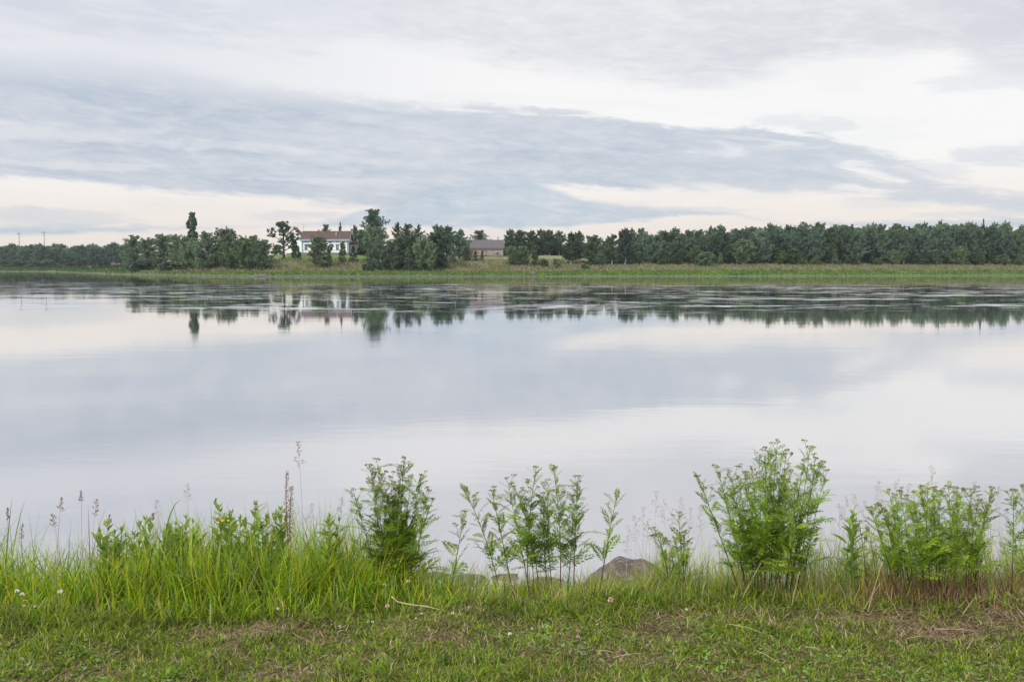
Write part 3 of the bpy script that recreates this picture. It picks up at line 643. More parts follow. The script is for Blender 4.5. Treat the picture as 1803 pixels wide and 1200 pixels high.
# ------------------------------------------------------------------ buildings
def empty(name, loc, label, cat, group=None, rz=0):
    e = bpy.data.objects.new(name, None); COL.objects.link(e); e.location = loc; e.rotation_euler.z = rz; e.empty_display_size = .5
    return tag(e, label, cat, group)
def prism(mb, x0, x1, y0, y1, z0, z1, axis='x', over=0.0, th=.18):
    """gabled roof slabs, ridge along axis"""
    if axis == 'x':
        ym = (y0+y1)/2
        for s, ya in ((-1, y0-over), (1, y1+over)):
            k = (z1-z0)/abs(ym-(y0 if s < 0 else y1)); zl = z0-over*k
            mb.add([(x0, ya, zl), (x1, ya, zl), (x1, ym, z1), (x0, ym, z1), (x0, ya, zl+th), (x1, ya, zl+th), (x1, ym, z1+th), (x0, ym, z1+th)],
                   [(0, 1, 2, 3), (4, 7, 6, 5), (0, 4, 5, 1), (1, 5, 6, 2), (3, 7, 4, 0)])
    else:
        xm = (x0+x1)/2
        for s, xa in ((-1, x0-over), (1, x1+over)):
            k = (z1-z0)/abs(xm-(x0 if s < 0 else x1)); zl = z0-over*k
            mb.add([(xa, y0, zl), (xa, y1, zl), (xm, y1, z1), (xm, y0, z1), (xa, y0, zl+th), (xa, y1, zl+th), (xm, y1, z1+th), (xm, y0, z1+th)],
                   [(0, 3, 2, 1), (4, 5, 6, 7), (0, 1, 5, 4), (0, 4, 7, 3), (1, 2, 6, 5)])
    return mb
def wallbody(w_, d_, h, hr, axis='x'):
    mb = MB(); x, y = w_/2, d_
    if axis == 'x':
        mb.add([(-x, 0, 0), (x, 0, 0), (x, 0, h), (-x, 0, h), (-x, y, 0), (x, y, 0), (x, y, h), (-x, y, h), (-x, y/2, hr), (x, y/2, hr)],
               [(0, 1, 2, 3), (5, 4, 7, 6), (1, 5, 6, 9, 2), (4, 0, 3, 8, 7)])
    else:
        mb.add([(-x, 0, 0), (x, 0, 0), (x, 0, h), (-x, 0, h), (-x, y, 0), (x, y, 0), (x, y, h), (-x, y, h), (0, 0, hr), (0, y, hr)],
               [(0, 1, 2, 8, 3), (5, 4, 7, 9, 6), (1, 5, 6, 2), (4, 0, 3, 7)])
    return mb
def window(par, x, z, w_, h, y=0, hood=None, hoodmat='blue_paint'):
    f = .09; mb = MB()
    mb.box(x-w_/2-f, x-w_/2, y-.06, y-.003, z-f, z+h+f); mb.box(x+w_/2, x+w_/2+f, y-.06, y-.003, z-f, z+h+f)
    mb.box(x-w_/2, x+w_/2, y-.06, y-.003, z-f, z); mb.box(x-w_/2, x+w_/2, y-.06, y-.003, z+h, z+h+f)
    wn = mb.obj('window', M['blue_paint'], par)
    MB().box(x-w_/2, x+w_/2, y-.03, y-.004, z, z+h).obj('pane', M['glass'], wn)
    mb = MB(); mb.box(x-.03, x+.03, y-.055, y-.031, z, z+h)
    if h > 1: mb.box(x-w_/2, x-.031, y-.055, y-.031, z+h*.62, z+h*.62+.06); mb.box(x+.031, x+w_/2, y-.055, y-.031, z+h*.62, z+h*.62+.06); mb.box(x-w_/2, x-.031, y-.055, y-.031, z+h*.3, z+h*.3+.04); mb.box(x+.031, x+w_/2, y-.055, y-.031, z+h*.3, z+h*.3+.04)
    mb.obj('muntin', M['white_paint'], wn)
    if hood:
        mb = MB(); zz = z+h+f+.02
        mb.box(x-w_/2-.25, x+w_/2+.25, y-.22, y-.005, zz, zz+.18)
        if hood == 'peak': mb.add([(x-w_/2-.25, y-.2, zz+.19), (x+w_/2+.25, y-.2, zz+.19), (x, y-.2, zz+.62), (x-w_/2-.25, y-.01, zz+.19), (x+w_/2+.25, y-.01, zz+.19), (x, y-.01, zz+.62)], [(0, 1, 2), (3, 5, 4), (0, 2, 5, 3), (1, 4, 5, 2)])
        mb.obj('hood', M[hoodmat], wn)
    return wn

HY = 392.0; pxm = HY/F                       # metres per picture pixel at the house
hx = lambda px: colx(px, HY); hz = lambda py: P(573, py, HY).z
x0, x1 = hx(532), hx(614); hc = (x0+x1)/2; zb = hz(449.0)
H = empty('manor_house', (hc, HY, zb), 'long two-storey white manor with blue-grey trim and red-brown roof on the far bank', 'house')
W = x1-x0; D = 8.5; he = hz(421)-zb; hr = hz(409.5)-zb+.6
wallbody(W, D, he, hr).obj('wall', M['white_paint'], H)
rf = prism(MB(), -W/2-.6, W/2+.6, 0, D, he, hr, 'x', .55).obj('roof', M['roof_red'], H)
MB().box(-W/2-.6, W/2+.6, -.66, -.56, he-.75, he-.02).obj('eave_board', M['blue_paint'], rf)
MB().box(-W/2-.08, W/2+.08, -.12, D+.1, -.9, 1.0).obj('foundation', M['granite'], H)
for sx in (-1, 1):
    MB().box(sx*(W/2-.32)-.26, sx*(W/2-.32)+.26, -.09, -.01, 1.02, he-.1).obj('corner_board', M['blue_paint'], H)
    MB().box(sx*(W/2+.045)-.04, sx*(W/2+.045)+.04, .0, .6, 1.02, he-.1).obj('corner_board', M['blue_paint'], H)
MB().box(-W/2+.75, W/2-.75, -.07, -.008, hz(440.6)-zb-.08, hz(440.6)-zb+.06).obj('string_course', M['blue_paint'], H)
# barge boards on the visible right gable
for s, ya in ((-1, -.55), (1, D+.55)):
    k = (hr-he)/(D/2); MB().add([(W/2+.62, ya, he-.55*k-.28), (W/2+.70, ya, he-.55*k-.28), (W/2+.70, D/2, hr-.22), (W/2+.62, D/2, hr-.22), (W/2+.62, ya, he-.55*k+.2), (W/2+.70, ya, he-.55*k+.2), (W/2+.70, D/2, hr+.25), (W/2+.62, D/2, hr+.25)],
        [(0, 1, 2, 3), (4, 7, 6, 5), (0, 4, 5, 1), (1, 5, 6, 2), (0, 3, 7, 4)]).obj('barge_board', M['blue_paint'], rf)
for i in range(7):
    x = hx(539.5+11*i)-hc
    window(H, x, hz(426)-zb, .9, .55)
    if i == 6 or True: window(H, x, hz(439.6)-zb, 1.0, 1.95, hood='peak' if i in (3, 4) and i != 3 or i == 4 else 'flat')
ch = MB().box(hx(557)-hc, hx(560)-hc, D/2-.4, D/2+.4, hr-.6, hz(406)-zb+.3).obj('chimney', M['brick'], rf); MB().box(hx(557)-hc-.08, hx(560)-hc+.08, D/2-.5, D/2+.5, hz(406)-zb+.305, hz(406)-zb+.45).obj('chimney_cap', M['brick'], H)
MB().box(hx(590)-hc, hx(592.4)-hc, 1.8, 2.6, he+.4, hz(407.8)-zb).obj('chimney', M['blue_paint'], rf)
for px, ty in ((531.5, 394), (616, 392.5)):
    a = MB(); xx = hx(px)-hc; xx = max(-W/2-.3, min(W/2+.3, xx)); a.box(xx-.04, xx+.04, D/2-.04, D/2+.04, hr-.2, hz(ty)-zb)
    for k in range(3): a.box(xx-.5+.1*k, xx-.041, D/2-.03, D/2+.03, hz(ty)-zb-.3-.55*k, hz(ty)-zb-.24-.55*k); a.box(xx+.041, xx+.5-.1*k, D/2-.03, D/2+.03, hz(ty)-zb-.3-.55*k, hz(ty)-zb-.24-.55*k)
    a.obj('antenna', M['metal'], H)
# porch
px0, px1 = W/2+.09, hx(627.5)-hc; ph = hz(431)-zb
pw = MB().box(px0, px1, 2.5, 6.5, -.6, ph).obj('porch', M['white_paint'], H)
MB().add([(px0-.1, 2.1, ph+.0), (px1+.3, 2.1, ph+.0), (px1+.3, 6.9, ph+.0), (px0-.1, 6.9, ph+.0), (px0-.1, 3.6, ph+1.15), (px1-.3, 3.6, ph+1.15), (px1-.3, 5.4, ph+1.15), (px0-.1, 5.4, ph+1.15)],
    [(0, 3, 2, 1), (4, 5, 6, 7), (0, 1, 5, 4), (1, 2, 6, 5), (2, 3, 7, 6), (3, 0, 4, 7)]).obj('porch_roof', M['porch_roof'], H)
for xx in (px0+.12, px1-.12): MB().box(xx-.11, xx+.11, 2.42, 2.498, -.5, ph-.02).obj('corner_board', M['blue_paint'], pw)
window(H, (px0+px1)/2, 1.6, .8, 1.5, 2.5)
st = MB(); xe = hx(637.5)-hc
for k in range(7): st.box(px1+.01+k*(xe-px1)/7, px1+(k+1)*(xe-px1)/7, 2.9, 4.6, -.8, 1.35-k*.22)
st.obj('steps', M['granite'], H)
ra = MB(); ra.add([(px1+.02, 2.85, 1.5), (xe, 2.85, .1), (xe, 2.85, .95), (px1+.02, 2.85, 2.35), (px1+.02, 2.78, 1.5), (xe, 2.78, .1), (xe, 2.78, .95), (px1+.02, 2.78, 2.35)], [(0, 1, 2, 3), (4, 7, 6, 5), (3, 2, 6, 7), (0, 4, 5, 1), (1, 5, 6, 2)])
ra.box(xe, xe+.12, 2.76, 2.88, -.8, 1.1); ra.obj('railing', M['white_paint'], H)
# white gabled wing building left behind
GY = 404.0; gx0, gx1 = colx(505, GY), colx(531.5, GY); gz = P(520, 449, GY).z
G = empty('white_house', ((gx0+gx1)/2, GY, gz), 'white gabled house behind the old pine, at the left end of the manor', 'house')
gw = gx1-gx0; ghe = P(520, 416, GY).z-gz; ghr = P(520, 402.5, GY).z-gz
wallbody(gw, 9, ghe, ghr, 'y').obj('wall', M['white_paint'], G)
gr = prism(MB(), -gw/2, gw/2, -.4, 9.3, ghe, ghr, 'y', .35).obj('roof', M['roof_red'], G)
MB().box(.25, .95, 3, 3.8, ghr-.8, ghr+.7).obj('chimney', M['brick'], gr)
window(G, -.9, ghe-1.6, .8, 1.2); window(G, 1.2, ghe-1.6, .8, 1.2); window(G, 1.6, 1.7, 1.0, 1.8); MB().box(-gw/2-.05, gw/2+.05, -.08, 9.05, -.8, .8).obj('foundation', M['granite'], G)
# stone barn
BY = 396.0; bx0, bx1 = colx(806, BY), colx(886, BY); bz = P(850, 450, BY).z
B = empty('stone_barn', ((bx0+bx1)/2, BY, bz), 'long low fieldstone barn with grey-violet sheet roof right of the grove', 'barn')
bw = bx1-bx0; bh = P(850, 437.5, BY).z-bz; br = P(850, 424, BY).z-bz+.35
wb = wallbody(bw, 8, bh, br); 
wb.v = [(x, y, z) for x, y, z in wb.v]; wb.obj('wall', M['fieldstone'], B)
brf = prism(MB(), -bw/2-.5, bw/2+.5, 0, 8, bh+.15, br, 'x', .45).obj('roof', M['barn_roof'], B)
MB().box(-bw/2-.4, bw/2+.4, -.10, -.01, bh-.22, bh+.32).obj('eave_board', M['eave'], brf)
for k in range(27): 
    xx = -bw/2-.4+k*(bw+.8)/26; s_ = (br-bh-.15)/4
    MB().add([(xx-.03, -.45, bh+.15-.45*s_+.185), (xx+.03, -.45, bh+.15-.45*s_+.185), (xx+.03, 4, br+.185), (xx-.03, 4, br+.185), (xx, -.45, bh+.15-.45*s_+.24), (xx, 4, br+.24)], [(0, 1, 4), (1, 2, 5, 4), (3, 0, 4, 5)]).obj('roof_seam', M['barn_roof'], brf)
dx_ = colx(831, BY)-(bx0+bx1)/2; dr = MB().box(dx_-.55, dx_+.1, -.08, -.004, -.3, 2.3).obj('door', M['plank'], B); MB().box(dx_+.11, dx_+.8, -.08, -.004, -.3, 2.3).obj('door', M['plank'], B)
dx_ = colx(875.5, BY)-(bx0+bx1)/2; MB().box(dx_-.3, dx_+.3, -.07, -.004, .4, 1.2).obj('window', M['eave'], B)
# far-left houses
def smallhouse(pxa, pxb, ytop, yeave, ybase, Y, wall, roof, label, axis='x'):
    xa, xb = colx(pxa, Y), colx(pxb, Y); z0 = P(100, ybase, Y).z; e = empty('small_house', ((xa+xb)/2, Y, z0), label, 'house', 'small houses behind the distant wood')
    ww = xb-xa; h = P(100, yeave, Y).z-z0; r_ = P(100, ytop, Y).z-z0
    wallbody(ww, 7, h, r_, axis).obj('wall', M[wall], e); prism(MB(), -ww/2-(.4 if axis == 'x' else 0), ww/2+(.4 if axis == 'x' else 0), 0 if axis == 'x' else -.3, 7 if axis == 'x' else 7.3, h, r_, axis, .4).obj('roof', M[roof], e)
    for k in (-.28, .22): window(e, ww*k, h*.3, 1.1, h*.4)
    return e
smallhouse(103, 122, 457, 461, 468.5, 811, 'yellow_wall', 'tile_roof', 'small ochre house among trunks, leftmost of the three beyond the spit')
smallhouse(146, 168, 458, 462, 469, 811, 'yellow_wall', 'tile_roof', 'pale ochre house between trunks, middle of the three beyond the spit')
smallhouse(196, 212, 457, 463, 469, 800, 'yellow_wall', 'tile_roof', 'small house with pinkish roof, rightmost of three beyond the spit', 'x')
for i, (px, ty) in enumerate([(35.5, 411.5), (79.5, 409.5)]):
    Y = 930.0; z0 = 3.0; e = empty('floodlight_mast', (colx(px, Y), Y, z0), ['left of two thin floodlight masts above the distant wood', 'right of two thin floodlight masts above the distant wood'][i], 'mast', 'floodlight masts')
    hh = P(px, ty, Y).z-z0; MB().tube([(0, 0, 0), (0, 0, hh*.6), (0, 0, hh)], [.5, .38, .28], 6).obj('pole', M['metal'], e)
    MB().box(-1.5, 1.5, -.2, .2, hh-.1, hh+.15).obj('crossbar', M['metal'], e)
    for k in (-1.2, 0, 1.2): MB().box(k-.45, k+.45, -.7, -.21, hh-.35, hh+.5).obj('floodlight', M['metal'], e)
    if i == 1: MB().box(-1.3, 1.3, -.2, .2, hh-2.3, hh-2.1).obj('crossbar', M['metal'], e)
# pale buildings glimpsed through the right wood
for px, yb, yt, Y, wpx, lb in [(1327, 455, 441, 430, 34, 'pale blue-grey building glimpsed behind the round-topped tree'), (1598, 455, 444, 455, 16, 'pale building glimpsed through a gap in the wood on the right')]:
    z0 = P(px, yb, Y).z; e = empty('building', (colx(px, Y), Y, z0-1), lb, 'building'); ww = wpx/F*Y; hh = P(px, yt, Y).z-z0+1
    wallbody(ww, 6, hh*.7, hh).obj('wall', M['pale_wall'], e); prism(MB(), -ww/2-.3, ww/2+.3, 0, 6, hh*.7, hh, 'x', .4).obj('roof', M['metal'], e)
    for k in (-.3, 0, .3): window(e, ww*k, 1.6, .9, 1.1)

# ------------------------------------------------------------------ rocks
def rockmesh(name, sx, sy, sz, seed, mat, sub=4, rough=.22, flat=.0):
    import bmesh
    from mathutils import noise as mn
    bm = bmesh.new(); bmesh.ops.create_icosphere(bm, subdivisions=sub, radius=1)
    for v in bm.verts:
        p = v.co.copy(); o = Vector((seed*3.1, seed*1.7, 0))
        d = mn.noise(p*1.1+o)*rough*1.6+mn.noise(p*2.7+o)*rough*.6+mn.noise(p*7+o)*rough*.16+mn.noise(p*16+o)*rough*.06
        cell = mn.voronoi(p*1.3+o)[0][0]; d += (cell-.4)*rough*.8
        p = p*(1+d); v.co = (p.x*sx, p.y*sy, p.z*sz)
    me = bpy.data.meshes.new(name); bm.to_mesh(me); bm.free(); me.polygons.foreach_set('use_smooth', [True]*len(me.polygons)); me.materials.append(mat); return me
b = link('boulder', rockmesh('boulder', .40, .42, .46, 4, M['rock'], 5, .16), loc=(P(1106, 1000, 8.4).x, 8.4, .03)); tag(b, 'dark rounded boulder at the water\'s edge in the middle of the bank', 'boulder')
for (px, Y, z, sx, sy, sz, sd_, lb) in [(1035, 9.0, -.03, .18, .2, .12, 5, 'low dark rock at the left foot of the boulder'), (765, 9.5, -.045, .20, .16, .07, 7, 'flat grey stone at the waterline, left of the middle tansy clump'),
        (835, 9.4, -.045, .24, .2, .075, 8, 'largest flat wet stone behind the middle tansy clump\'s left stems'), (892, 9.5, -.045, .18, .16, .065, 9, 'flat stone behind the leaning left stems of the middle tansy'), (965, 9.3, -.045, .22, .2, .075, 10, 'flat stone behind the middle of the central tansy clump'),
        (1565, 8.3, .05, .4, .25, .22, 11, 'stone behind the left side of the right tansy clump'), (1700, 8.4, .05, .5, .3, .22, 12, 'broad stone behind the right tansy clump'), (1790, 8.2, .05, .35, .3, .24, 13, 'grey stone at the right picture edge by the water')]:
    o = link('stone', rockmesh('stone', sx, sy, sz, sd_, M['wet_rock'], 3), loc=(P(px, 600, Y).x, Y, z)); tag(o, lb, 'stone', 'stones at the near waterline')
o = link('rock_slab', rockmesh('rock_slab', 3.0, 2.0, .65, 21, M['wet_rock'], 4), loc=(colx(456, shoreY(456)+1), shoreY(456)+1.5, .15)); tag(o, 'pale low rock slab on the far shore below the left birches', 'rock')
o = link('far_boulder', rockmesh('far_boulder', 1.1, .9, .7, 22, M['wet_rock'], 3), loc=(colx(939, shoreY(939)+5), shoreY(939)+5, 1.0)); o.name = 'rock'; tag(o, 'single grey boulder in the bright green grass of the far shore', 'rock')
o = link('rock', rockmesh('rock', 1.3, 1.0, .6, 23, M['wet_rock'], 3), loc=(colx(1013, shoreY(1013)+16), shoreY(1013)+16, 2.2)); tag(o, 'low grey rock mound left of the bright far bush', 'rock')
# pebble line of the far shore: many little stones, one mesh
pv, pf = [], []
for k in range(2600):
    px = rv.uniform(120, 2000); sy = shoreY(px); o_ = rv.uniform(-.3, 1.6); s_ = rv.choice([.10, .14, .2, .34]) if px < 960 else rv.choice([.08, .1, .15]); X = colx(px, sy+o_); z = farz(px, o_)
    b0 = len(pv); q = [rv.uniform(.6, 1.3) for _ in range(6)]
    pv += [(X-s_*q[0], sy+o_, z), (X, sy+o_-s_*q[1], z), (X+s_*q[2], sy+o_, z), (X, sy+o_+s_*q[3], z), (X+s_*.2*q[5], sy+o_, z+s_*.8*q[4])]
    pf += [(b0, b0+1, b0+4), (b0+1, b0+2, b0+4), (b0+2, b0+3, b0+4), (b0+3, b0, b0+4)]
tag(link('shore_stones', pymesh('shore_stones', pv, pf, M['rock'])), 'line of grey stones along the far waterline', 'stones', kind='stuff')

# ------------------------------------------------------------------ far meadow growth
def tufts(name, cnt, offr, pxr, hr_, wr, cols_, label, seed):
    g = np.random.default_rng(seed); px = g.uniform(*pxr, cnt); of = g.uniform(*offr, cnt)
    sy = np.interp(px, [p[0] for p in SHORE], [p[1] for p in SHORE]); prof = np.array([np.interp(of, [a for a, _ in PROF[p]], [b for _, b in PROF[p]]) for p in PK])
    z = np.array([np.interp(px[i], PK, prof[:, i]) for i in range(cnt)]); Y = sy+of; X = (px-901.5)/F*Y/ (math.cos(PITCH)+ (600-HOR)/F*math.sin(PITCH))
    h = g.uniform(*hr_, cnt)*(0.45+.45*np.sin(px*.19+of*.3)**2+.5*np.abs(np.sin(px*.047+of*.11+np.sin(px*.021)*3))); wd = g.uniform(*wr, cnt); lean = g.normal(0, .3, cnt)
    base = np.stack([X, Y, z-.05], 1); a = g.random(cnt)*6.28
    u = np.stack([np.cos(a), np.sin(a), 0*a], 1)*wd[:, None]
    top = base+np.stack([lean*h, g.normal(0, .2, cnt)*h, h], 1)
    v = np.stack([base-u, base+u, top+u*.35, top-u*.35], 1).reshape(-1, 3)
    c = np.array(cols_)[g.integers(0, len(cols_), cnt)]*g.uniform(.75, 1.25, (cnt, 1)); c = np.repeat(c, 4, 0)
    me = npmesh(name, v, np.arange(cnt*4), np.full(cnt, 4), M['meadow'], c); return tag(link(name, me), label, 'grass', kind='stuff')
tufts('shore_grass', 26000, (2.2, 14), (140, 2000), (.35, .8), (.12, .35), [(.10, .20, .035), (.13, .24, .045), (.17, .26, .06), (.07, .14, .035), (.15, .17, .07)], 'bright green rough grass along the far waterline', 5)
tufts('shore_grass', 7000, (2, 60), (-300, 240), (.5, 1.3), (.3, .7), [(.06, .11, .03), (.08, .13, .035), (.05, .09, .03)], 'darker rough grass along the distant shore at the left', 15)
tufts('meadow_grass', 42000, (12, 50), (180, 2000), (.4, .9), (.08, .3), [(.21, .20, .11), (.28, .235, .16), (.17, .20, .08), (.30, .24, .18), (.13, .19, .05)], 'tan and olive meadow growth on the far slope', 6)
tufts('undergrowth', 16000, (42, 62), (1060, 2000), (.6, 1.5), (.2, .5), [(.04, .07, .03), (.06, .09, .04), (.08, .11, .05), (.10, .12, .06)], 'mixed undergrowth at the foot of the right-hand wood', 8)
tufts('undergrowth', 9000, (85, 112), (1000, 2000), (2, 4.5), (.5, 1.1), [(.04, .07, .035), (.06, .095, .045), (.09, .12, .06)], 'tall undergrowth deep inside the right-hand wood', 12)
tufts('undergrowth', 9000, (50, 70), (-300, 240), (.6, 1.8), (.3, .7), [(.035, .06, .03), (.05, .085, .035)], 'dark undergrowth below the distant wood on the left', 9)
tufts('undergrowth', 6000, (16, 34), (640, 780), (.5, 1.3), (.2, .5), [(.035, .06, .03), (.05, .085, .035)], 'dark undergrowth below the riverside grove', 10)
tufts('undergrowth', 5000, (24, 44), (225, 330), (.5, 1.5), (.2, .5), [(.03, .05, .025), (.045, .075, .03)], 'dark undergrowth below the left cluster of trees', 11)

# ------------------------------------------------------------------ near grass
def blades(name, pos, h, wd, yaw, lean, bend, col, seg, tw=None, wp=1.6, tipcol=None):
    n_ = len(pos); t = np.linspace(0, 1, seg+1); th = lean[:, None]+bend[:, None]*t[None]
    dl = h[:, None]/seg; mid = (th[:, 1:]+th[:, :-1])/2
    r = np.concatenate([np.zeros((n_, 1)), np.cumsum(np.sin(mid)*dl, 1)], 1); z = np.concatenate([np.zeros((n_, 1)), np.cumsum(np.cos(mid)*dl, 1)], 1)
    c = pos[:, None, :]+np.stack([r*np.cos(yaw)[:, None], r*np.sin(yaw)[:, None], z], 2)
    ty = yaw+math.pi/2+(tw if tw is not None else rng.normal(0, .5, n_))
    prof = (wd[:, None]*.5*(1-t[None]**wp)); u = np.stack([np.cos(ty), np.sin(ty), 0*ty], 1)[:, None, :]*prof[:, :, None]
    A = c-u; B = c+u; vpb = 2*seg+1
    V = np.empty((n_, vpb, 3)); V[:, 0:2*seg:2] = A[:, :seg]; V[:, 1:2*seg:2] = B[:, :seg]; V[:, 2*seg] = c[:, seg]
    loc = []; tot = []
    for k in range(seg-1): loc += [2*k, 2*k+1, 2*k+3, 2*k+2]; tot.append(4)
    loc += [2*seg-2, 2*seg-1, 2*seg]; tot.append(3)
    idx = (np.arange(n_)[:, None]*vpb+np.array(loc)[None]).ravel(); T_ = np.tile(tot, n_)
    C = np.repeat(col[:, None, :], vpb, 1)
    if tipcol is not None:
        wv = np.zeros(vpb); wv[:2*seg] = np.repeat(t[:seg], 2); wv[-1] = 1; C = C*(1-wv[None, :, None]**2)+tipcol[:, None, :]*wv[None, :, None]**2
    return npmesh(name, V.reshape(-1, 3), idx, T_, M['blade'], C.reshape(-1, 3))
def pxof(x, y): return 901.5+x/y*F*(math.cos(PITCH))            # good enough at the bank
SKY_TOP = [(-400, 945), (0, 940), (60, 955), (130, 970), (180, 955), (230, 935), (330, 928), (480, 925), (560, 905), (640, 912), (690, 950), (740, 985), (830, 998), (900, 1005), (1000, 1008), (1060, 1000), (1100, 1004), (1150, 965), (1210, 950), (1260, 962), (1330, 950), (1440, 950), (1500, 930), (1560, 935), (1650, 930), (1740, 945), (1803, 935), (2300, 935)]
MOW = [(-400, 1095), (0, 1098), (200, 1102), (330, 1096), (450, 1088), (560, 1082), (700, 1076), (850, 1074), (1000, 1072), (1100, 1068), (1250, 1062), (1400, 1060), (1500, 1068), (1700, 1074), (2200, 1075)]
def gy(py): return (CAM_Z-1.40)/np.tan(PITCH+np.arctan((py-600)/F))
def pick(pal, n_, w_=None):
    pal = np.array(pal); i = rng.choice(len(pal), n_, p=None if w_ is None else np.array(w_)/sum(w_)); return pal[i]*rng.uniform(.75, 1.3, (n_, 1))
GREENS = [(.16, .31, .012), (.27, .41, .018), (.39, .46, .022), (.50, .48, .04), (.055, .15, .01), (.22, .34, .13), (.45, .36, .10), (.48, .40, .24)]
def sm(x, a, b): t = np.clip((x-a)/(b-a), 0, 1); return t*t*(3-2*t)
# tall bank grass, left part dense and lush
ncl = 2600; cx = rng.uniform(-4.2, 4.2, ncl); cy = rng.uniform(4.3, 5.9, ncl)
per = rng.integers(8, 30, ncl); I = np.repeat(np.arange(ncl), per); n_ = len(I)
x = cx[I]+rng.normal(0, .045, n_); y = cy[I]+rng.normal(0, .045, n_)
pxs = pxof(x, y); mow = gy(np.interp(pxs, [p[0] for p in MOW], [p[1] for p in MOW]))
top = np.interp(pxs, [p[0] for p in SKY_TOP], [p[1] for p in SKY_TOP])
zg = nzv(x, y); ztop = CAM_Z-y*np.tan(PITCH+np.arctan((top-600)/F))
hmax = ztop-zg; front = sm(y-mow, 0.0, .38)
h = hmax*(.30+.70*front)*(.5+.62*rng.random(n_))*(.75+.5*rng.random(ncl)[I])*1.12
h = np.clip(h, .05, .8)
thin = np.interp(pxs, [0, 130, 230, 640, 720, 850, 1100, 1250, 1450, 1600, 1803], [.62, .5, 1, 1, .95, .85, .9, .85, .85, .85, .8])
keep = (y > mow-.03) & (rng.random(n_) < thin) & (hmax > .05)
x, y, zg, h, pxs, I, mow, front = [a[keep] for a in (x, y, zg, h, pxs, I, mow, front)]; n_ = len(x)
right = sm(pxs, 680, 950)
c1 = pick(GREENS, n_, [5, 5, 4, 1.2, 4, 1.6, .5, .3]); c2 = pick(GREENS+[(.30, .22, .12), (.20, .24, .13), (.42, .34, .22)], n_, [2, 3, 3, 2, 1.5, 3, 1.4, 1.4, 1.2, 3, 1.0])
col = np.where((rng.random(n_) < right*.9)[:, None], c2, c1)
dry = (rng.random(n_) < sm(pxs, 1440, 1560)*.85*sm(-(y-mow), -.75, -.15)); h[dry] *= rng.uniform(.5, .95, dry.sum()); col[dry] = pick([(.36, .22, .13), (.22, .11, .07), (.44, .32, .20), (.13, .07, .045)], dry.sum())
tip = col.copy(); yel = rng.random(n_) < .35; tip[yel] = col[yel]*.4+np.array([.36, .30, .05])*.6
me = blades('tall_grass', np.stack([x, y, zg-.01], 1), h, rng.uniform(.0035, .0095, n_)*(1-.35*right), (rng.random(2600)*6.28)[I]+rng.normal(0, .9, n_), rng.uniform(.0, .42, n_), rng.gamma(2., .48, n_).clip(0, 2.4), col, 5, tipcol=tip)
tag(link('tall_grass', me), 'tall green bank grass bordering the mown lawn', 'grass', kind='stuff')
print('tall', n_)
# mown lawn
ncl = 26000; cx = rng.uniform(-3.5, 3.5, ncl); cy = rng.uniform(3.1, 5.0, ncl); per = rng.integers(5, 20, ncl); LI = np.repeat(np.arange(ncl), per); n_ = len(LI)
x = cx[LI]+rng.normal(0, .011, n_); y = cy[LI]+rng.normal(0, .011, n_); out_yaw = np.arctan2(y-cy[LI], x-cx[LI])+rng.normal(0, .6, n_); cltone = rng.uniform(.45, 1.35, ncl)[LI]
keep = np.ones(n_, bool)
pxs = pxof(x, y); mow = gy(np.interp(pxs, [p[0] for p in MOW], [p[1] for p in MOW])); keep &= y < mow+.12
def patch(x, y, s=0.0):
    return (np.sin(x*2.1+s+1.3*np.sin(y*3.7+s))+np.sin(y*5.3+x*1.7+s*2)+.7*np.sin(x*6.7-y*4.1+s)+.5*np.sin(x*13+y*17+s))/3.2
PATCHES = [(430, 1108, 93.5, 13.6, 0.56), (520, 1180, 63.75, 15.299999999999999, 0.46), (560, 1120, 51.0, 8.5, 0.37), (1190, 1095, 51.0, 17.0, 0.56), (1330, 1098, 76.5, 10.2, 0.46), (1680, 1108, 127.5, 15.299999999999999, 0.95), (1560, 1085, 136.0, 15.299999999999999, 0.71), (1080, 1155, 51.0, 11.9, 0.31), (1400, 1160, 34.0, 10.2, 0.31), (760, 1130, 76.5, 11.9, 0.25), (950, 1150, 102.0, 10.2, 0.22), (1780, 1090, 68.0, 20.4, 0.76)]
bare = np.zeros(n_)
for (bx, by, rx, ry, amt) in PATCHES:
    X0 = (bx-901.5)/F/math.cos(PITCH); Y0 = float(gy(np.array(by))); dY = abs(float(gy(np.array(by+ry)))-Y0)
    bare = np.maximum(bare, amt*np.exp(-((x-X0*Y0)/(rx/F*Y0))**2-((y-Y0)/dY)**2))
bare = np.clip(bare*.95+.40*np.clip(patch(x, y, 2.0)-.25, 0, 1)+.12*patch(x*4, y*4, 1.), 0, 1)
keep &= rng.random(n_) > bare*.28
x, y, bare, mow, pxs, out_yaw, cltone = [a[keep] for a in (x, y, bare, mow, pxs, out_yaw, cltone)]; n_ = len(x)
pt = patch(x, y, .7)
h = rng.uniform(.016, .052, n_)*(1+.5*np.clip(pt, -.6, 1))*(1-.35*bare)*(1+1.0*sm(y-mow, -.22, .1))*(1+.25*patch(x*5, y*5, 3.))
c = pick([(.17, .27, .014), (.23, .33, .02), (.32, .37, .03), (.065, .14, .01), (.19, .30, .08), (.38, .34, .15)], n_, [4, 5, 3, 3, 2, 1])
d_ = rng.random(n_) < np.clip(bare*1.1+.08, 0, .92); c[d_] = pick([(.34, .25, .15), (.24, .165, .10), (.44, .35, .22), (.14, .09, .06), (.52, .43, .31)], d_.sum(), [4, 4, 2, 2, 1])
c = c*cltone[:, None]
flat = (d_ & (bare > .35)); h[flat] = rng.uniform(.03, .07, flat.sum()); ln = rng.uniform(.15, 1.25, n_); ln[flat] = rng.uniform(1.2, 1.5, flat.sum())
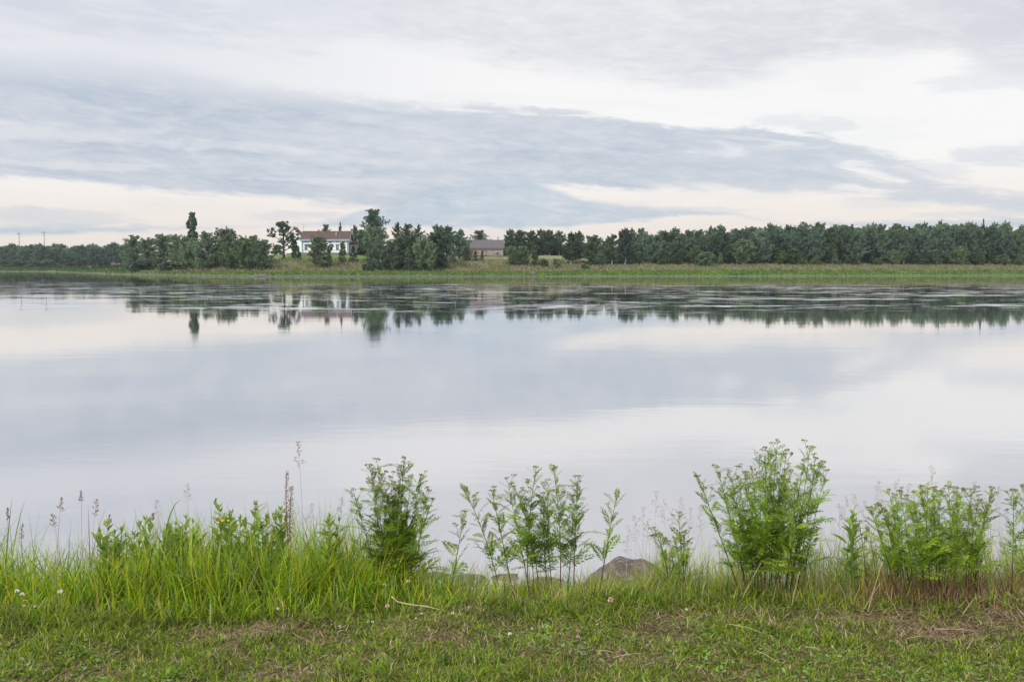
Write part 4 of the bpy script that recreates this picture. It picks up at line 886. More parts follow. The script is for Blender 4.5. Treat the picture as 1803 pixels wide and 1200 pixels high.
me = blades('mown_lawn', np.stack([x, y, nzv(x, y)-.003], 1), h, rng.uniform(.003, .0072, n_)*np.where(flat, .5, 1), out_yaw, ln, rng.uniform(.2, 1.5, n_)*np.where(flat, .1, 1), c, 2, wp=1.3)
tag(link('mown_lawn', me), 'short mown lawn with brown thatch patches', 'lawn', kind='stuff'); print('lawn', n_)
# dead thatch and clippings: flat straw pieces, thick on the brown patches
n_ = 90000; x = rng.uniform(-3.3, 3.3, n_); y = rng.uniform(3.15, 4.9, n_); b_ = np.zeros(n_)
for (bx, by, rx, ry, amt) in PATCHES:
    X0 = (bx-901.5)/F/math.cos(PITCH); Y0 = float(gy(np.array(by))); dY = abs(float(gy(np.array(by+ry)))-Y0)
    b_ = np.maximum(b_, amt*np.exp(-((x-X0*Y0)/(rx*1.2/F*Y0))**2-((y-Y0)/(dY*1.3))**2))
keep = rng.random(n_) < np.clip(b_*.6+.022+.06*np.clip(patch(x, y, 2.0), 0, 1), 0, 1); x, y = x[keep], y[keep]; n_ = len(x)
me = blades('dead_thatch', np.stack([x, y, nzv(x, y)+rng.uniform(.003, .022, n_)], 1), rng.uniform(.02, .075, n_), rng.uniform(.0018, .0042, n_), rng.random(n_)*6.28, rng.uniform(1.15, 1.6, n_), rng.normal(0, .35, n_), pick([(.42, .30, .20), (.30, .20, .13), (.54, .43, .30), (.20, .125, .08), (.47, .33, .24)], n_), 2, wp=2)
tag(link('dead_thatch', me), 'loose dead grass lying on the lawn and its brown patches', 'dead grass', kind='stuff')
# sparse lawn further out, seen only from other viewpoints
n_ = 30000; x = np.concatenate([rng.uniform(-9, -3.5, n_//2), rng.uniform(3.5, 9, n_//2)]); y = rng.uniform(1.5, 5.6, n_); c = pick(GREENS[:6], n_)
me = blades('lawn_edge', np.stack([x, y, nzv(x, y)], 1), rng.uniform(.05, .12, n_)*np.where(y > 4.5, 3, 1), rng.uniform(.006, .012, n_), rng.random(n_)*6.28, rng.uniform(.1, .6, n_), rng.uniform(.2, 1, n_), c, 3)
tag(link('rough_grass', me), 'rough grass continuing on both sides of the view', 'grass', kind='stuff')
# broad weed leaves (clover, dandelion rosettes) woven into the lawn
n_ = 9000; x = rng.uniform(-3.3, 3.3, n_); y = rng.uniform(3.2, 4.6, n_); keep = patch(x, y, 5.) > .25; x, y = x[keep], y[keep]; n_ = len(x)
c = pick([(.14, .26, .04), (.19, .32, .06), (.22, .34, .12)], n_)
me = blades('clover_leaves', np.stack([x, y, nzv(x, y)+.008], 1), rng.uniform(.012, .024, n_), rng.uniform(.010, .018, n_), rng.random(n_)*6.28, rng.uniform(.8, 1.6, n_), rng.uniform(0, .6, n_), c, 3, wp=3)
tag(link('clover_leaves', me), 'small clover and weed leaves among the lawn blades', 'clover', kind='stuff')

# ------------------------------------------------------------------ near plants
M['tansy_leaf'] = leafmat('tansy_leaf', (.085, .17, .028), (.25, .39, .04), (.36, .47, .035), trans=.38, scale=9, obvar=.25, rough=.5)
M['tansy_stem'] = simple('tansy_stem', (.085, .05, .035), .6, .4, 9)
def stemmat():
    m, k, out = material('tansy_stem'); t = k.node('ShaderNodeTexCoord'); sp_ = k.node('ShaderNodeSeparateXYZ'); k.put(sp_.inputs[0], t.outputs['Object'])
    f = k.noise(t.outputs['Object'], 14, 4, .6); z = k.m('ADD', sp_.outputs[2], k.m('MULTIPLY', k.m('SUBTRACT', f, .5), .25))
    c = k.mix(k.sm(z, .12, .50), k.mix(k.sm(f, .4, .6), (.06, .028, .022), (.14, .07, .05)), (.13, .19, .05))
    k.t.links.new(principled(k, c, .6).outputs[0], out.inputs[0]); return m
M['tansy_stem'] = stemmat()
M['green_stem'] = simple('green_stem', (.14, .20, .05), .6, .3, 9)
M['bud'] = simple('olive_flower_buds', (.20, .19, .05), .8, .4, 120)
M['herb_leaf'] = leafmat('herb_leaf', (.18, .31, .05), (.27, .40, .07), (.31, .38, .07), trans=.42, scale=9, obvar=.25, rough=.4, spec=.4)
M['panicle'] = simple('purple_brown_panicle', (.24, .17, .16), .8, .3, 60)
M['pale_panicle'] = simple('pale_panicle', (.34, .27, .26), .8, .2, 60)
M['dock_seed'] = simple('rusty_dock_seed', (.17, .085, .035), .8, .5, 60)
M['straw'] = simple('dry_straw', (.50, .39, .25), .7, .2, 30)
M['white_petal'] = simple('white_clover_petal', (.75, .70, .66), .7, .15, 90)
M['pink_petal'] = simple('pink_clover_petal', (.55, .36, .34), .7, .3, 90)
M['yellow_petal'] = simple('yellow_petal', (.70, .40, .02), .6, .2, 60)
M['red_leaf'] = leafmat('red_dry_leaf', (.28, .08, .03), (.40, .17, .04), trans=.3, scale=30)
def ferny(seed, pairs=9, wide=.30):
    """feathered leaf, unit length along +X, arching"""
    g = random.Random(seed); mb = MB(); arch = g.uniform(.12, .55); sw = g.uniform(-.15, .15)
    cen = lambda t: Vector((t*(1-.12*arch*t), sw*t*t, .10*t-arch*t*t*.6))
    pts = [cen(k/5) for k in range(6)]
    for k in range(5):
        a, b_ = pts[k], pts[k+1]; r0, r1 = .012*(1-k/6), .012*(1-(k+1)/6)
        mb.add([a+Vector((0, r0, 0)), a-Vector((0, r0, 0)), b_-Vector((0, r1, 0)), b_+Vector((0, r1, 0))], [(0, 1, 2, 3)])
    for i in range(pairs):
        t = .14+.82*i/(pairs-1); p = cen(t); Lf = wide*(math.sin(math.pi*(.14+.78*t))**.8)*g.uniform(.85, 1.15)
        for s in (-1, 1):
            a = g.uniform(.75, 1.0)-.25*t; d = Vector((math.cos(a), s*math.sin(a), g.uniform(-.10, .25))).normalized(); nrm = Vector((-d.y, d.x, 0)).normalized(); wl = Lf*.125
            mid = p+d*Lf*.5+Vector((0, 0, .02)); e = p+d*Lf-Vector((0, 0, .04))
            mb.add([p, mid+nrm*wl, e, mid-nrm*wl], [(0, 1, 2, 3)])
            if Lf > .17:   # teeth
                q = p+d*Lf*.35; q2 = p+d*Lf*.6
                mb.add([q+nrm*wl*.5, q2+nrm*wl*1.9, q2+nrm*wl*.5], [(0, 1, 2)]); mb.add([q-nrm*wl*.5, q2-nrm*wl*1.9, q2-nrm*wl*.5], [(0, 2, 1)])
    return mb.mesh('leaf', M['tansy_leaf'])
FERN = [ferny(s, 7+s % 3, .25+.02*(s % 3)) for s in range(9)]
def budhead(seed, n_=9, R_=.014):
    g = random.Random(seed); mb = MB()
    for k in range(n_):
        a = g.random()*6.28; r = R_*math.sqrt(g.random()); c = Vector((r*math.cos(a), r*math.sin(a), g.uniform(-.002, .003)-r*.15)); s = g.uniform(.0026, .0042)
        v = [c+Vector((s, 0, 0)), c+Vector((0, s, 0)), c-Vector((s, 0, 0)), c-Vector((0, s, 0)), c+Vector((0, 0, s*.8)), c-Vector((0, 0, s))]
        mb.add(v, [(0, 1, 4), (1, 2, 4), (2, 3, 4), (3, 0, 4), (1, 0, 5), (2, 1, 5), (3, 2, 5), (0, 3, 5)])
        mb.add([c+Vector((0, 0, -s)), c+Vector((.0006, 0, -s)), Vector((0, 0, -.022))], [(0, 1, 2)])
    return mb.mesh('flower_head', M['bud'], True)
BUDS = [budhead(s, 11+4*(s % 3), .012+.003*(s % 3)) for s in range(5)]
def place_leaf(mesh, parent, p, az_, pitch, roll, s, name='leaf'):
    o = link(name, mesh, parent); o.location = p; o.rotation_euler = (roll, -pitch, az_); o.scale = (s, s, s); return o
def bez(a, b_, c_, t): return a*(1-t)**2+b_*2*t*(1-t)+c_*t*t
def tansy(stems, label, group='tansy clumps on the bank', leafscale=1.0, seed=1, nl=17, bare=.16, limit=290):
    """stems: (base px, base depth, top px, top py, depth of top)"""
    g = random.Random(seed); bx = sum(s[0] for s in stems)/len(stems); by = sum(s[1] for s in stems)/len(stems); X0 = P(bx, 1000, by).x
    e = empty('tansy_plant', (X0, by, nz(X0, by)), label, 'plant', group); org = Vector(e.location); count = 0; extra = []
    for (bpx, bY, tpx, tpy, tY) in sorted(stems, key=lambda s: s[4]):
        xb = P(bpx, 1000, bY).x; b0 = Vector((xb, bY, nz(xb, bY)-.02))-org; t1 = P(tpx, tpy, tY)-org; Ls = (t1-b0).length
        c0 = b0+(t1-b0)*.45+Vector((g.uniform(-.035, .035)-(t1.x-b0.x)*.12, g.uniform(-.03, .03), Ls*.06))
        N_ = 8; pts = [bez(b0, c0, t1, k/N_) for k in range(N_+1)]; mb = MB(); r0 = g.uniform(.0026, .0036)
        mb.tube(pts, [r0*(1-.68*k/N_) for k in range(N_+1)], 5)
        heads = [(t1, 1.0)]
        for k in range(g.randint(2, 5)):     # short top branches carrying buds
            tt = g.uniform(.76, .95); p = bez(b0, c0, t1, tt); a = g.random()*6.28; q = p+Vector((math.cos(a)*.032, math.sin(a)*.03, g.uniform(.02, .06)*min(1.3, Ls/.55)))
            mb.tube([p, p*.5+q*.5+Vector((0, 0, -.006)), q], [.0014, .0012, .0009], 4, False); heads.append((q, g.uniform(.55, .9)))
        st = mb.obj('stem', M['tansy_stem'], e, True)
        for q, s in heads:
            place_leaf(g.choice(BUDS), st, q+Vector((0, 0, .004)), g.random()*6.28, g.uniform(-.3, .3), g.uniform(-.3, .3), s*1.15, 'flower_head')
        n1 = max(9, int(nl*1.15*Ls/.6)); a = g.random()*6.28
        for k in range(n1):
            tt = bare+(.97-bare)*(k+g.random()*.5)/n1; p = bez(b0, c0, t1, tt); a += 2.4+g.uniform(-.3, .3)
            s = leafscale*(.150-.085*max(0, tt-.3)/.7)*g.uniform(.7, 1.2); s = max(.035, s)
            args = (g.choice(FERN), p, a, g.uniform(.15, 1.1), g.uniform(-.6, .6), s)
            if count < limit: place_leaf(args[0], st, *args[1:]); count += 1
            else: extra.append(args)
            if tt > .30 and g.random() < .7:      # small axil leaf
                args = (g.choice(FERN), p, a+g.uniform(-.8, .8), g.uniform(.8, 1.25), 0, s*.6)
                extra.append(args)
    if extra:
        vs, fs = [], []
        for (me_, p, a_, pi_, ro, s) in extra:
            mt = Matrix.Translation(p) @ Matrix.Rotation(a_, 4, 'Z') @ Matrix.Rotation(-pi_, 4, 'Y') @ Matrix.Rotation(ro, 4, 'X') @ Matrix.Scale(s, 4)
            b0 = len(vs); vs += [tuple(mt @ v.co) for v in me_.vertices]; fs += [tuple(b0+i for i in f_.vertices) for f_ in me_.polygons]
        o = link('foliage', pymesh('foliage', vs, fs, M['tansy_leaf']), e); o['kind'] = 'stuff'
    return e
def stemset(tops, b0, b1, bY, dY=.12, seed=0):
    g = random.Random(seed); out = []; xs_ = sorted(tops)
    for i, (tx, ty) in enumerate(xs_):
        f = i/max(1, len(xs_)-1); y0 = bY+g.uniform(-dY, dY); out.append((b0+(b1-b0)*f+g.uniform(-8, 8), y0, tx, ty, y0+g.uniform(-.10, .10)))
    return out
tansy(stemset([(622, 862), (650, 818), (663, 808), (671, 835), (688, 840), (697, 856), (706, 846), (713, 806), (725, 838), (741, 836), (752, 858), (762, 878), (655, 850), (682, 870), (735, 870)], 678, 716, 4.95, .10, 3), 'bushy tansy clump left of centre, rising from the tall grass', seed=3, nl=19, leafscale=1.0)
tansy([(885, 5.0, 818, 860, 4.95), (907, 5.05, 866, 864, 5.0), (936, 4.9, 892, 842, 4.9), (950, 5.05, 905, 856, 5.0), (930, 5.1, 944, 822, 5.05), (966, 5.1, 957, 868, 5.1), (986, 4.95, 974, 820, 4.95), (975, 5.1, 965, 845, 5.1), (1010, 5.0, 1018, 838, 5.0), (998, 5.1, 1010, 872, 5.1), (940, 5.0, 925, 880, 5.0)],
      'open fan-shaped tansy clump with dark stems left of the boulder', seed=4, nl=22, bare=.26, leafscale=.95)
tansy([(1053, 4.68, 1087, 868, 4.8)], 'single tansy stem leaning right in front of the boulder', seed=5, nl=15, bare=.34)
tansy([(786, 5.0, 818, 900, 5.0)], 'short single tansy stem between the two left clumps', seed=6, nl=13, bare=.1)
tansy(stemset([(1228, 838), (1261, 820), (1284, 830), (1299, 842), (1312, 831), (1325, 826), (1337, 806), (1347, 788), (1357, 800), (1369, 776), (1376, 800), (1384, 792), (1392, 828), (1405, 845), (1418, 808), (1427, 786), (1436, 806), (1447, 814), (1456, 828), (1345, 850), (1372, 850), (1290, 870), (1322, 868), (1398, 870), (1270, 862)], 1312, 1402, 4.85, .14, 7), 'largest and tallest tansy clump, right of the boulder', seed=7, nl=17, bare=.20)
tansy(stemset([(1151, 930), (1162, 940), (1178, 952), (1195, 902), (1206, 935), (1188, 946)], 1170, 1215, 5.0, .08, 8), 'low pale tansy clump beside the boulder\'s right side', seed=8, nl=15, leafscale=.8, bare=.05)
tansy(stemset([(1531, 893), (1550, 890), (1565, 863), (1576, 870), (1584, 864), (1597, 872), (1608, 866), (1622, 857), (1634, 860), (1644, 858), (1656, 864), (1670, 855), (1683, 866), (1695, 861), (1710, 861), (1724, 872), (1748, 858), (1738, 890), (1600, 890), (1640, 885), (1680, 890), (1560, 900), (1710, 890)], 1585, 1722, 4.75, .16, 9), 'wide flat-topped tansy clump near the right edge', seed=9, nl=23, bare=.26, leafscale=.85)
tansy([(1782, 4.75, 1784, 862, 4.75), (1806, 4.8, 1802, 856, 4.8), (1840, 4.8, 1842, 870, 4.8)], 'tansy stems at the very right picture edge', seed=10, nl=16, bare=.2)
tansy([(1532, 4.9, 1513, 918, 4.9), (1545, 4.95, 1528, 930, 4.95)], 'small tansy beside the left flank of the wide right clump', seed=11, nl=12, leafscale=.85)

# leafy herbs on the left skyline
def lance(seed, w_=.17):
    g = random.Random(seed); mb = MB(); ar = g.uniform(.1, .5); pr = [0, .55, 1, .85, .45, 0]; L_ = []; R2 = []; C_ = []
    for k in range(6):
        t = k/5; z = .12*t-ar*t*t*.5; C_.append((t, 0, z)); L_.append((t, w_*pr[k], z+.04*pr[k])); R2.append((t, -w_*pr[k], z+.04*pr[k]))
    v = C_+L_+R2; f = []
    for k in range(5): f += [(k, k+1, 6+k+1, 6+k), (k+1, k, 12+k, 12+k+1)]
    mb.add(v, f); return mb.mesh('leaf', M['herb_leaf'])
LANCE = [lance(s, .13+.03*(s % 3)) for s in range(5)]
def herb(px, py, label, seed, nst=3, spread=26, buds=False, Y=None, ls=1.0, group='leafy weeds on the left bank'):
    g = random.Random(seed); Y = Y or 5.05; x0_ = P(px, 1000, Y).x; e = empty('leafy_weed', (x0_, Y, nz(x0_, Y)), label, 'plant', group); org = Vector(e.location)
    for s in range(nst):
        tp = P(px+g.uniform(-spread, spread) if s else px, py+(g.uniform(4, 26) if s else 0), Y+g.uniform(-.06, .06))-org; b0 = Vector((g.uniform(-.03, .03), g.uniform(-.03, .03), -.02)); c0 = (b0+tp)*.5+Vector((g.uniform(-.02, .02), 0, .03))
        pts = [bez(b0, c0, tp, k/6) for k in range(7)]; st = MB().tube(pts, [.0030*(1-.5*k/6) for k in range(7)], 5).obj('stem', M['green_stem'], e, True)
        a = g.random()*6.28; n1 = 17
        for k in range(n1):
            tt = .25+.74*k/n1; a += 2.4; place_leaf(g.choice(LANCE), st, bez(b0, c0, tp, tt), a, g.uniform(.35, 1.0), g.uniform(-.3, .3), ls*.105*g.uniform(.7, 1.2)*(1.1-.45*tt))
        for k in range(4): place_leaf(g.choice(LANCE), st, tp, k*1.6+a, g.uniform(.8, 1.3), 0, ls*.035)
        if buds: place_leaf(BUDS[s % 5], st, tp+Vector((0, 0, .01)), 0, 0, 0, 1.0, 'flower_head')
    return e
hl = [(190, 922, 'leafy weed where the thin grass ends on the left bank'), (214, 935, 'low leafy weed second from the left on the bank crest'), (256, 916, 'leafy weed with upright tip left of the long arching blade'), (288, 940, 'low leafy weed under the long arching grass blade'), (328, 914, 'narrow-topped leafy weed between the arching blade and the tallest weed'),
      (350, 932, 'leafy weed at the left shoulder of the tallest weed'), (386, 893, 'tallest leafy weed on the left bank with small yellow flowers'), (408, 905, 'leafy weed at the right shoulder of the tallest weed'), (432, 918, 'leafy weed with broad leaves left of the budding one'),
      (450, 890, 'budding weed left of the rusty dock stalk'), (470, 912, 'leafy weed directly left of the rusty dock stalk'), (494, 898, 'leafy weed at the foot of the rusty dock stalk'), (580, 912, 'leafy weed between the dock stalk and the left tansy clump'), (310, 925, 'leafy weed in the middle of the left bank crest'), (236, 942, 'lowest leafy weed of the left bank crest')]
for i, (px, py, lb) in enumerate(hl): herb(px, py, lb, 200+i, 4 if i != 9 else 2, 22 if i != 9 else 8, i in (9, 10, 11), 5.0+.12*(i % 3))
herb(1500, 905, 'leafy willowherb with narrow upright leaves left of the wide right tansy', 240, 3, 14, False, 4.95, 1.0, None)
# rusty dock stalk
def dock():
    g = random.Random(9); Y = 5.0; x0_ = P(507, 1000, Y).x; e = empty('dock_plant', (x0_, Y, nz(x0_, Y)), 'rusty brown dock seed stalk standing above the left grass', 'plant'); org = Vector(e.location)
    tp = P(505, 829, Y)-org; tp2 = P(514, 855, Y)-org; b0 = Vector((0, 0, -.02))
    for t1, lo in ((tp, .5), (tp2, .45)):
        mb = MB(); pts = [b0+(t1-b0)*(k/6)+Vector((.006*math.sin(k), 0, 0)) for k in range(7)]; mb.tube(pts, [.004*(1-.6*k/6) for k in range(7)], 5); st = mb.obj('stem', M['dock_seed'], e, True)
        sd = MB()
        for k in range(600):
            t = lo+(1-lo)*g.random(); p = b0+(t1-b0)*t; r = (.05*(1-t)+.010)*(.5+.5*abs(math.sin(t*34)))*g.random()**.5; a = g.random()*6.28; q = p+Vector((math.cos(a)*r, math.sin(a)*r, g.uniform(-.004, .004))); s = g.uniform(.0018, .0035)
            d1 = Vector((g.uniform(-1, 1), g.uniform(-1, 1), g.uniform(-1, 1)))*s; d2 = Vector((g.uniform(-1, 1), g.uniform(-1, 1), g.uniform(-1, 1)))*s
            sd.add([q-d1, q+d2, q+d1, q-d2], [(0, 1, 2, 3)])
        sd.obj('seed_head', M['dock_seed'], e)
dock()
# flowering grasses
def panicle(px, py, label, seed, kind='dark', Y=5.0, hp=.16, spread=.03, lean=0.0, group=None, bpy_=None, r=.0009):
    g = random.Random(seed); xb = P(px-lean, 1000, Y).x; e = empty('flowering_grass', (xb, Y, nz(xb, Y)), label, 'grass', group); org = Vector(e.location); tp = P(px, py, Y)-org; b0 = Vector((0, 0, -.02))
    c0 = Vector((b0.x*.8+tp.x*.2, 0, tp.z*.6)); N_ = 8; pts = [bez(b0, c0, tp, k/N_) for k in range(N_+1)]
    MB().tube(pts, [r*1.5*(1-.6*k/N_) for k in range(N_+1)], 4).obj('stem', M['straw'] if kind == 'pale' else M['green_stem'] if kind == 'green' else M['panicle'], e)
    mb = MB(); Ltot = tp.z; f = hp/max(.1, Ltot); m_ = M['pale_panicle'] if kind == 'pale' else M['panicle']
    nb = 11 if kind == 'pale' else 9
    for k in range(nb):
        t = 1-f*(1-k/nb); p = bez(b0, c0, tp, min(t, 1)); wv = spread*(1-k/nb*.75)
        for s in range(2):
            a = g.random()*6.28; q = p+Vector((math.cos(a)*wv, math.sin(a)*wv*.6, g.uniform(.2, .9)*wv)); mb.tube([p, q], [r*.45, r*.3], 3, False)
            for j in range(5 if kind == 'pale' else 6):
                u = g.uniform(.35, 1.05); c = p+(q-p)*u+Vector((g.uniform(-1, 1), g.uniform(-1, 1), g.uniform(-1, 1)))*(.005 if kind == 'pale' else .003); s_ = .0016 if kind == 'pale' else .0023
                d = (q-p).normalized()*s_*1.7; nn = Vector((-d.z, 0, d.x)).normalized()*s_*.6
                mb.add([c-d, c+nn, c+d, c-nn], [(0, 1, 2, 3)])
    mb.obj('panicle', m_, e); return e
panicle(109, 874, 'grass with dark purple drooping seed head, leftmost tall one', 1, 'dark', 5.0, .09, .02, 12, 'dark seed grasses on the left')
panicle(143, 863, 'grass with slender upright seed head at the far left bank', 2, 'dark', 5.0, .07, .012, -2, 'dark seed grasses on the left')
panicle(170, 878, 'grass with one-sided feathery head leaning right on the left bank', 3, 'dark', 5.05, .11, .028, 12, 'dark seed grasses on the left')
panicle(92, 904, 'grass with seed head bending left, on the left bank', 4, 'dark', 4.95, .08, .025, -20, 'dark seed grasses on the left')
panicle(40, 918, 'low brown-headed grass close to the left edge', 5, 'dark', 4.9, .10, .012, 6, 'dark seed grasses on the left')
panicle(14, 892, 'thin brown-headed grass at the left picture edge', 6, 'dark', 5.0, .08, .01, 4, 'dark seed grasses on the left')
panicle(192, 905, 'small dark seed head where the leafy weeds begin', 16, 'dark', 5.0, .07, .015, -3, 'dark seed grasses on the left')
panicle(270, 902, 'small dark seed head above the leafy weeds', 17, 'dark', 5.0, .05, .01, 3, 'dark seed grasses on the left')
panicle(380, 876, 'small dark seed head above the tallest leafy weed', 18, 'dark', 5.0, .05, .01, 6, 'dark seed grasses on the left')
panicle(524, 774, 'tallest grass stalk with open head, right of the rusty dock', 7, 'dark', 5.0, .17, .035, -14)
rs = random.Random(77)
faint = [(333, 858, 'one'), (300, 880, ''), (545, 900, ''), (600, 878, ''), (612, 872, '')]
for i, (px, py) in enumerate([(331, 850), (277, 878), (452, 880), (549, 885), (600, 874)]):
    panicle(px, py, 'faint wispy bent-grass head over the left water, %s from the left' % ordinal(i+1), 30+i, 'pale', 5.1, .12, .028, rs.uniform(-8, 8), 'wispy grasses left')
for i, (px, py) in enumerate([(1118, 905), (1133, 890), (1155, 862), (1168, 878), (1183, 895), (1199, 875), (1216, 892), (1230, 888), (1143, 912), (1070, 880), (1108, 925)]):
    panicle(px, py, 'wispy pale grass head above the boulder, %s in planting order from the water side' % ordinal(i+1) if False else 'wispy pale grass head between the boulder and the largest tansy, %s listed by place' % ordinal(i+1) if False else 'wispy pale grass head by the boulder, %s' % ['over its left shoulder', 'over its top', 'tallest of the tuft', 'just right of the tallest', 'above the pale tansy\'s left', 'second tallest of the tuft', 'between pale and largest tansy', 'touching the largest tansy', 'low above its right shoulder', 'beside the single leaning tansy', 'lowest over its left side'][i], 50+i, 'pale', 5.1+.1*(i % 2), .16, .035, rs.uniform(-10, 10), 'wispy grasses by the boulder')
for i, (px, py) in enumerate([(1478, 885), (1490, 872), (1503, 868), (1520, 880), (1545, 845), (1580, 842), (1600, 850), (1640, 816), (1715, 846), (1770, 900), (1757, 855)]):
    panicle(px, py, 'wispy pale grass head, %s' % ['rightmost leaves of the largest tansy in front', 'in the gap between largest and wide tansy, lower', 'in the gap between largest and wide tansy, tallest', 'in the gap, right beside the willowherb', 'above the left corner of the wide tansy', 'left part of the wide tansy, behind its tips', 'behind the middle tips of the wide tansy', 'highest over the wide tansy', 'over the right part of the wide tansy', 'in the gap by the right edge tansy, low', 'reddish, in the gap by the right edge tansy, tall'][i], 80+i, 'pale', 5.1, .15, .032, rs.uniform(-10, 10), 'wispy grasses on the right')
# single long blades and straws
def straw(pts_, r, mat, label, name, cat, group=None):
    p0 = Vector(pts_[0]); e = MB().tube([Vector(p)-p0 for p in pts_], r, 5).obj(name, mat, None, True); e.location = p0; return tag(e, label, cat, group)
def arc(a, b_, c_, N_=10): return [bez(Vector(a), Vector(b_), Vector(c_), k/N_) for k in range(N_+1)]
def longblade(bpx, Y, mpx, mpy, tpx, tpy, wd, col, label):
    xb = P(bpx, 1000, Y).x; a = Vector((xb, Y, nz(xb, Y))); m_ = P(mpx, mpy, Y); t_ = P(tpx, tpy, Y); pts = arc(a, m_, t_, 9); v = []; f = []
    for k, p in enumerate(pts): q = wd*.5*(1-(k/9)**2); v += [p-a+Vector((-q, 0, 0)), p-a+Vector((0, q*.3, 0)), p-a+Vector((q, 0, 0))]
    for k in range(9): f += [(3*k, 3*k+1, 3*k+4, 3*k+3), (3*k+1, 3*k+2, 3*k+5, 3*k+4)]
    me_ = pymesh('grass_blade', v, f, M['blade']); at_ = me_.color_attributes.new('tint', 'FLOAT_COLOR', 'POINT')
    at_.data.foreach_set('color', np.tile(np.array([*col, 1], np.float32), len(v))); o = link('grass_blade', me_); o.location = a; tag(o, label, 'grass', 'long single blades')
longblade(280, 4.95, 285, 880, 325, 876, .010, (.12, .2, .04), 'long blade arching right over the left leafy weeds')
longblade(5, 4.9, 12, 940, 22, 872, .009, (.12, .2, .05), 'upright blade at the left edge, left of the slanting one')
longblade(12, 4.9, 22, 940, 45, 877, .009, (.12, .22, .05), 'blade slanting right at the left edge')
longblade(158, 4.95, 158, 960, 155, 882, .007, (.14, .2, .06), 'thin upright blade beside the left dark seed heads')
longblade(150, 4.95, 160, 950, 190, 884, .005, (.25, .2, .12), 'thin brownish blade leaning right among the dark seed heads')
longblade(225, 4.95, 228, 930, 243, 898, .004, (.2, .24, .12), 'thin pale blade beside the left leafy weeds')
longblade(1505, 4.9, 1500, 940, 1494, 915, .012, (.14, .24, .05), 'broad upright blade left of the wide right tansy')
longblade(1750, 4.6, 1735, 990, 1730, 960, .008, (.16, .26, .07), 'bright blade in front of the wide right tansy')
def gpt(px, py, dz_=.015):
    Y = float(gy(np.array(py))); X = P(px, 1000, Y).x; return Vector((X, Y, nz(X, Y)+dz_))
straw([gpt(689, 1069, .05), gpt(700, 1074, .04), gpt(725, 1078, .035), gpt(750, 1081, .03), gpt(773, 1087, .025)], [.0035, .003, .0025, .0022, .0012], M['straw'], 'pale dry twig lying on the lawn edge below the left tansy', 'twig', 'twig')
for i, (a, b_, lb) in enumerate([((1285, 1117), (1352, 1130), 'long dry straw lying on the lawn right of centre'), ((1080, 1160), (1135, 1156), 'short dry straw lying on the lawn below the boulder'), ((1335, 1157), (1370, 1177), 'slanting dry straw in the lower right lawn'),
        ((1193, 1190), (1207, 1172), 'upright bit of straw near the bottom edge'), ((670, 1167), (680, 1178), 'pale straw bit in the lower left lawn'), ((1620, 1193), (1632, 1182), 'white straw bit at the bottom right'), ((1600, 1130), (1650, 1122), 'dry straw beside the right thatch patch'), ((1650, 1110), (1720, 1118), 'long straw on the right thatch patch'), ((1050, 1150), (1085, 1152), 'curved straw bit below the boulder, left of another'), ((1420, 1155), (1450, 1165), 'straw on the small brown patch at right')]):
    straw([gpt(*a, .03), gpt((a[0]+b_[0])/2, (a[1]+b_[1])/2-1, .035), gpt(*b_, .03)], [.0012, .0011, .0007], M['straw'], lb, 'straw', 'straw', 'dry straws on the lawn')
def leaning(bpx, bY, tpx, tpy, lb, r=.0025):
    xb = P(bpx, 1000, bY).x; a = Vector((xb, bY, nz(xb, bY))); t_ = P(tpx, tpy, bY-.03); straw(arc(a, (a+t_)*.5+Vector((0, 0, .01)), t_, 6), [r*(1-.09*k) for k in range(7)], M['straw'], lb, 'dry_stalk', 'stalk', 'dry stalks in the bank grass')
leaning(1305, 4.62, 1340, 990, 'pale dry stalk leaning right before the largest tansy'); leaning(1394, 4.6, 1408, 1005, 'pale dry stalk standing under the right half of the largest tansy'); leaning(1530, 4.55, 1553, 990, 'pale dry stalk leaning right beside the wide tansy')
leaning(1520, 4.55, 1550, 1026, 'short dry stalk crossing beside the wide tansy', .0018); leaning(1585, 4.5, 1558, 1040, 'dry stalk leaning left at the foot of the wide tansy', .0018); leaning(1360, 4.6, 1370, 1020, 'thin dry stalk at the foot of the largest tansy', .0012); leaning(424, 4.62, 455, 995, 'pale bent stalk with seed head in the left grass', .002)
leaning(1696, 4.5, 1718, 1050, 'short pale stalk in front of the wide tansy', .0025)
# clover and yellow flowers
def flower(px, py, kind, label, s=1.0, group=None):
    Y = 4.35 if px < 200 else 4.45; p = P(px, py, Y)
    if py > 1080: Y = float(gy(np.array(py+4))); p = P(px, py, Y)
    xb = p.x; z0 = nz(xb, Y); e = empty('clover_flower' if kind != 'yellow_petal' else 'yellow_flower', (xb, Y, z0), label, 'flower', group); hh = max(.012, p.z-z0)
    MB().tube([(0, 0, 0), (.003, 0, hh*.5), (0, 0, hh)], [.0012, .0011, .001], 4).obj('stem', M['green_stem'], e)
    g = random.Random(px); mb = MB()
    for k in range(46):
        if kind == 'yellow_petal': a = k*.6; d = Vector((math.cos(a), math.sin(a), .25+.1*(k % 3))); l = .010*s*(1-.3*(k % 3)/2)
        else:
            a, b_ = g.random()*6.28, g.uniform(-.5, 1); d = Vector((math.cos(a)*math.sqrt(1-b_*b_), math.sin(a)*math.sqrt(1-b_*b_), b_)); l = .0095*s
        nn = d.orthogonal().normalized()*l*.2; c = Vector((0, 0, hh)); mb.add([c+d*l*.2, c+d*l*.7+nn, c+d*l, c+d*l*.7-nn], [(0, 1, 2, 3)])
    mb.obj('bloom', M[kind], e); return e
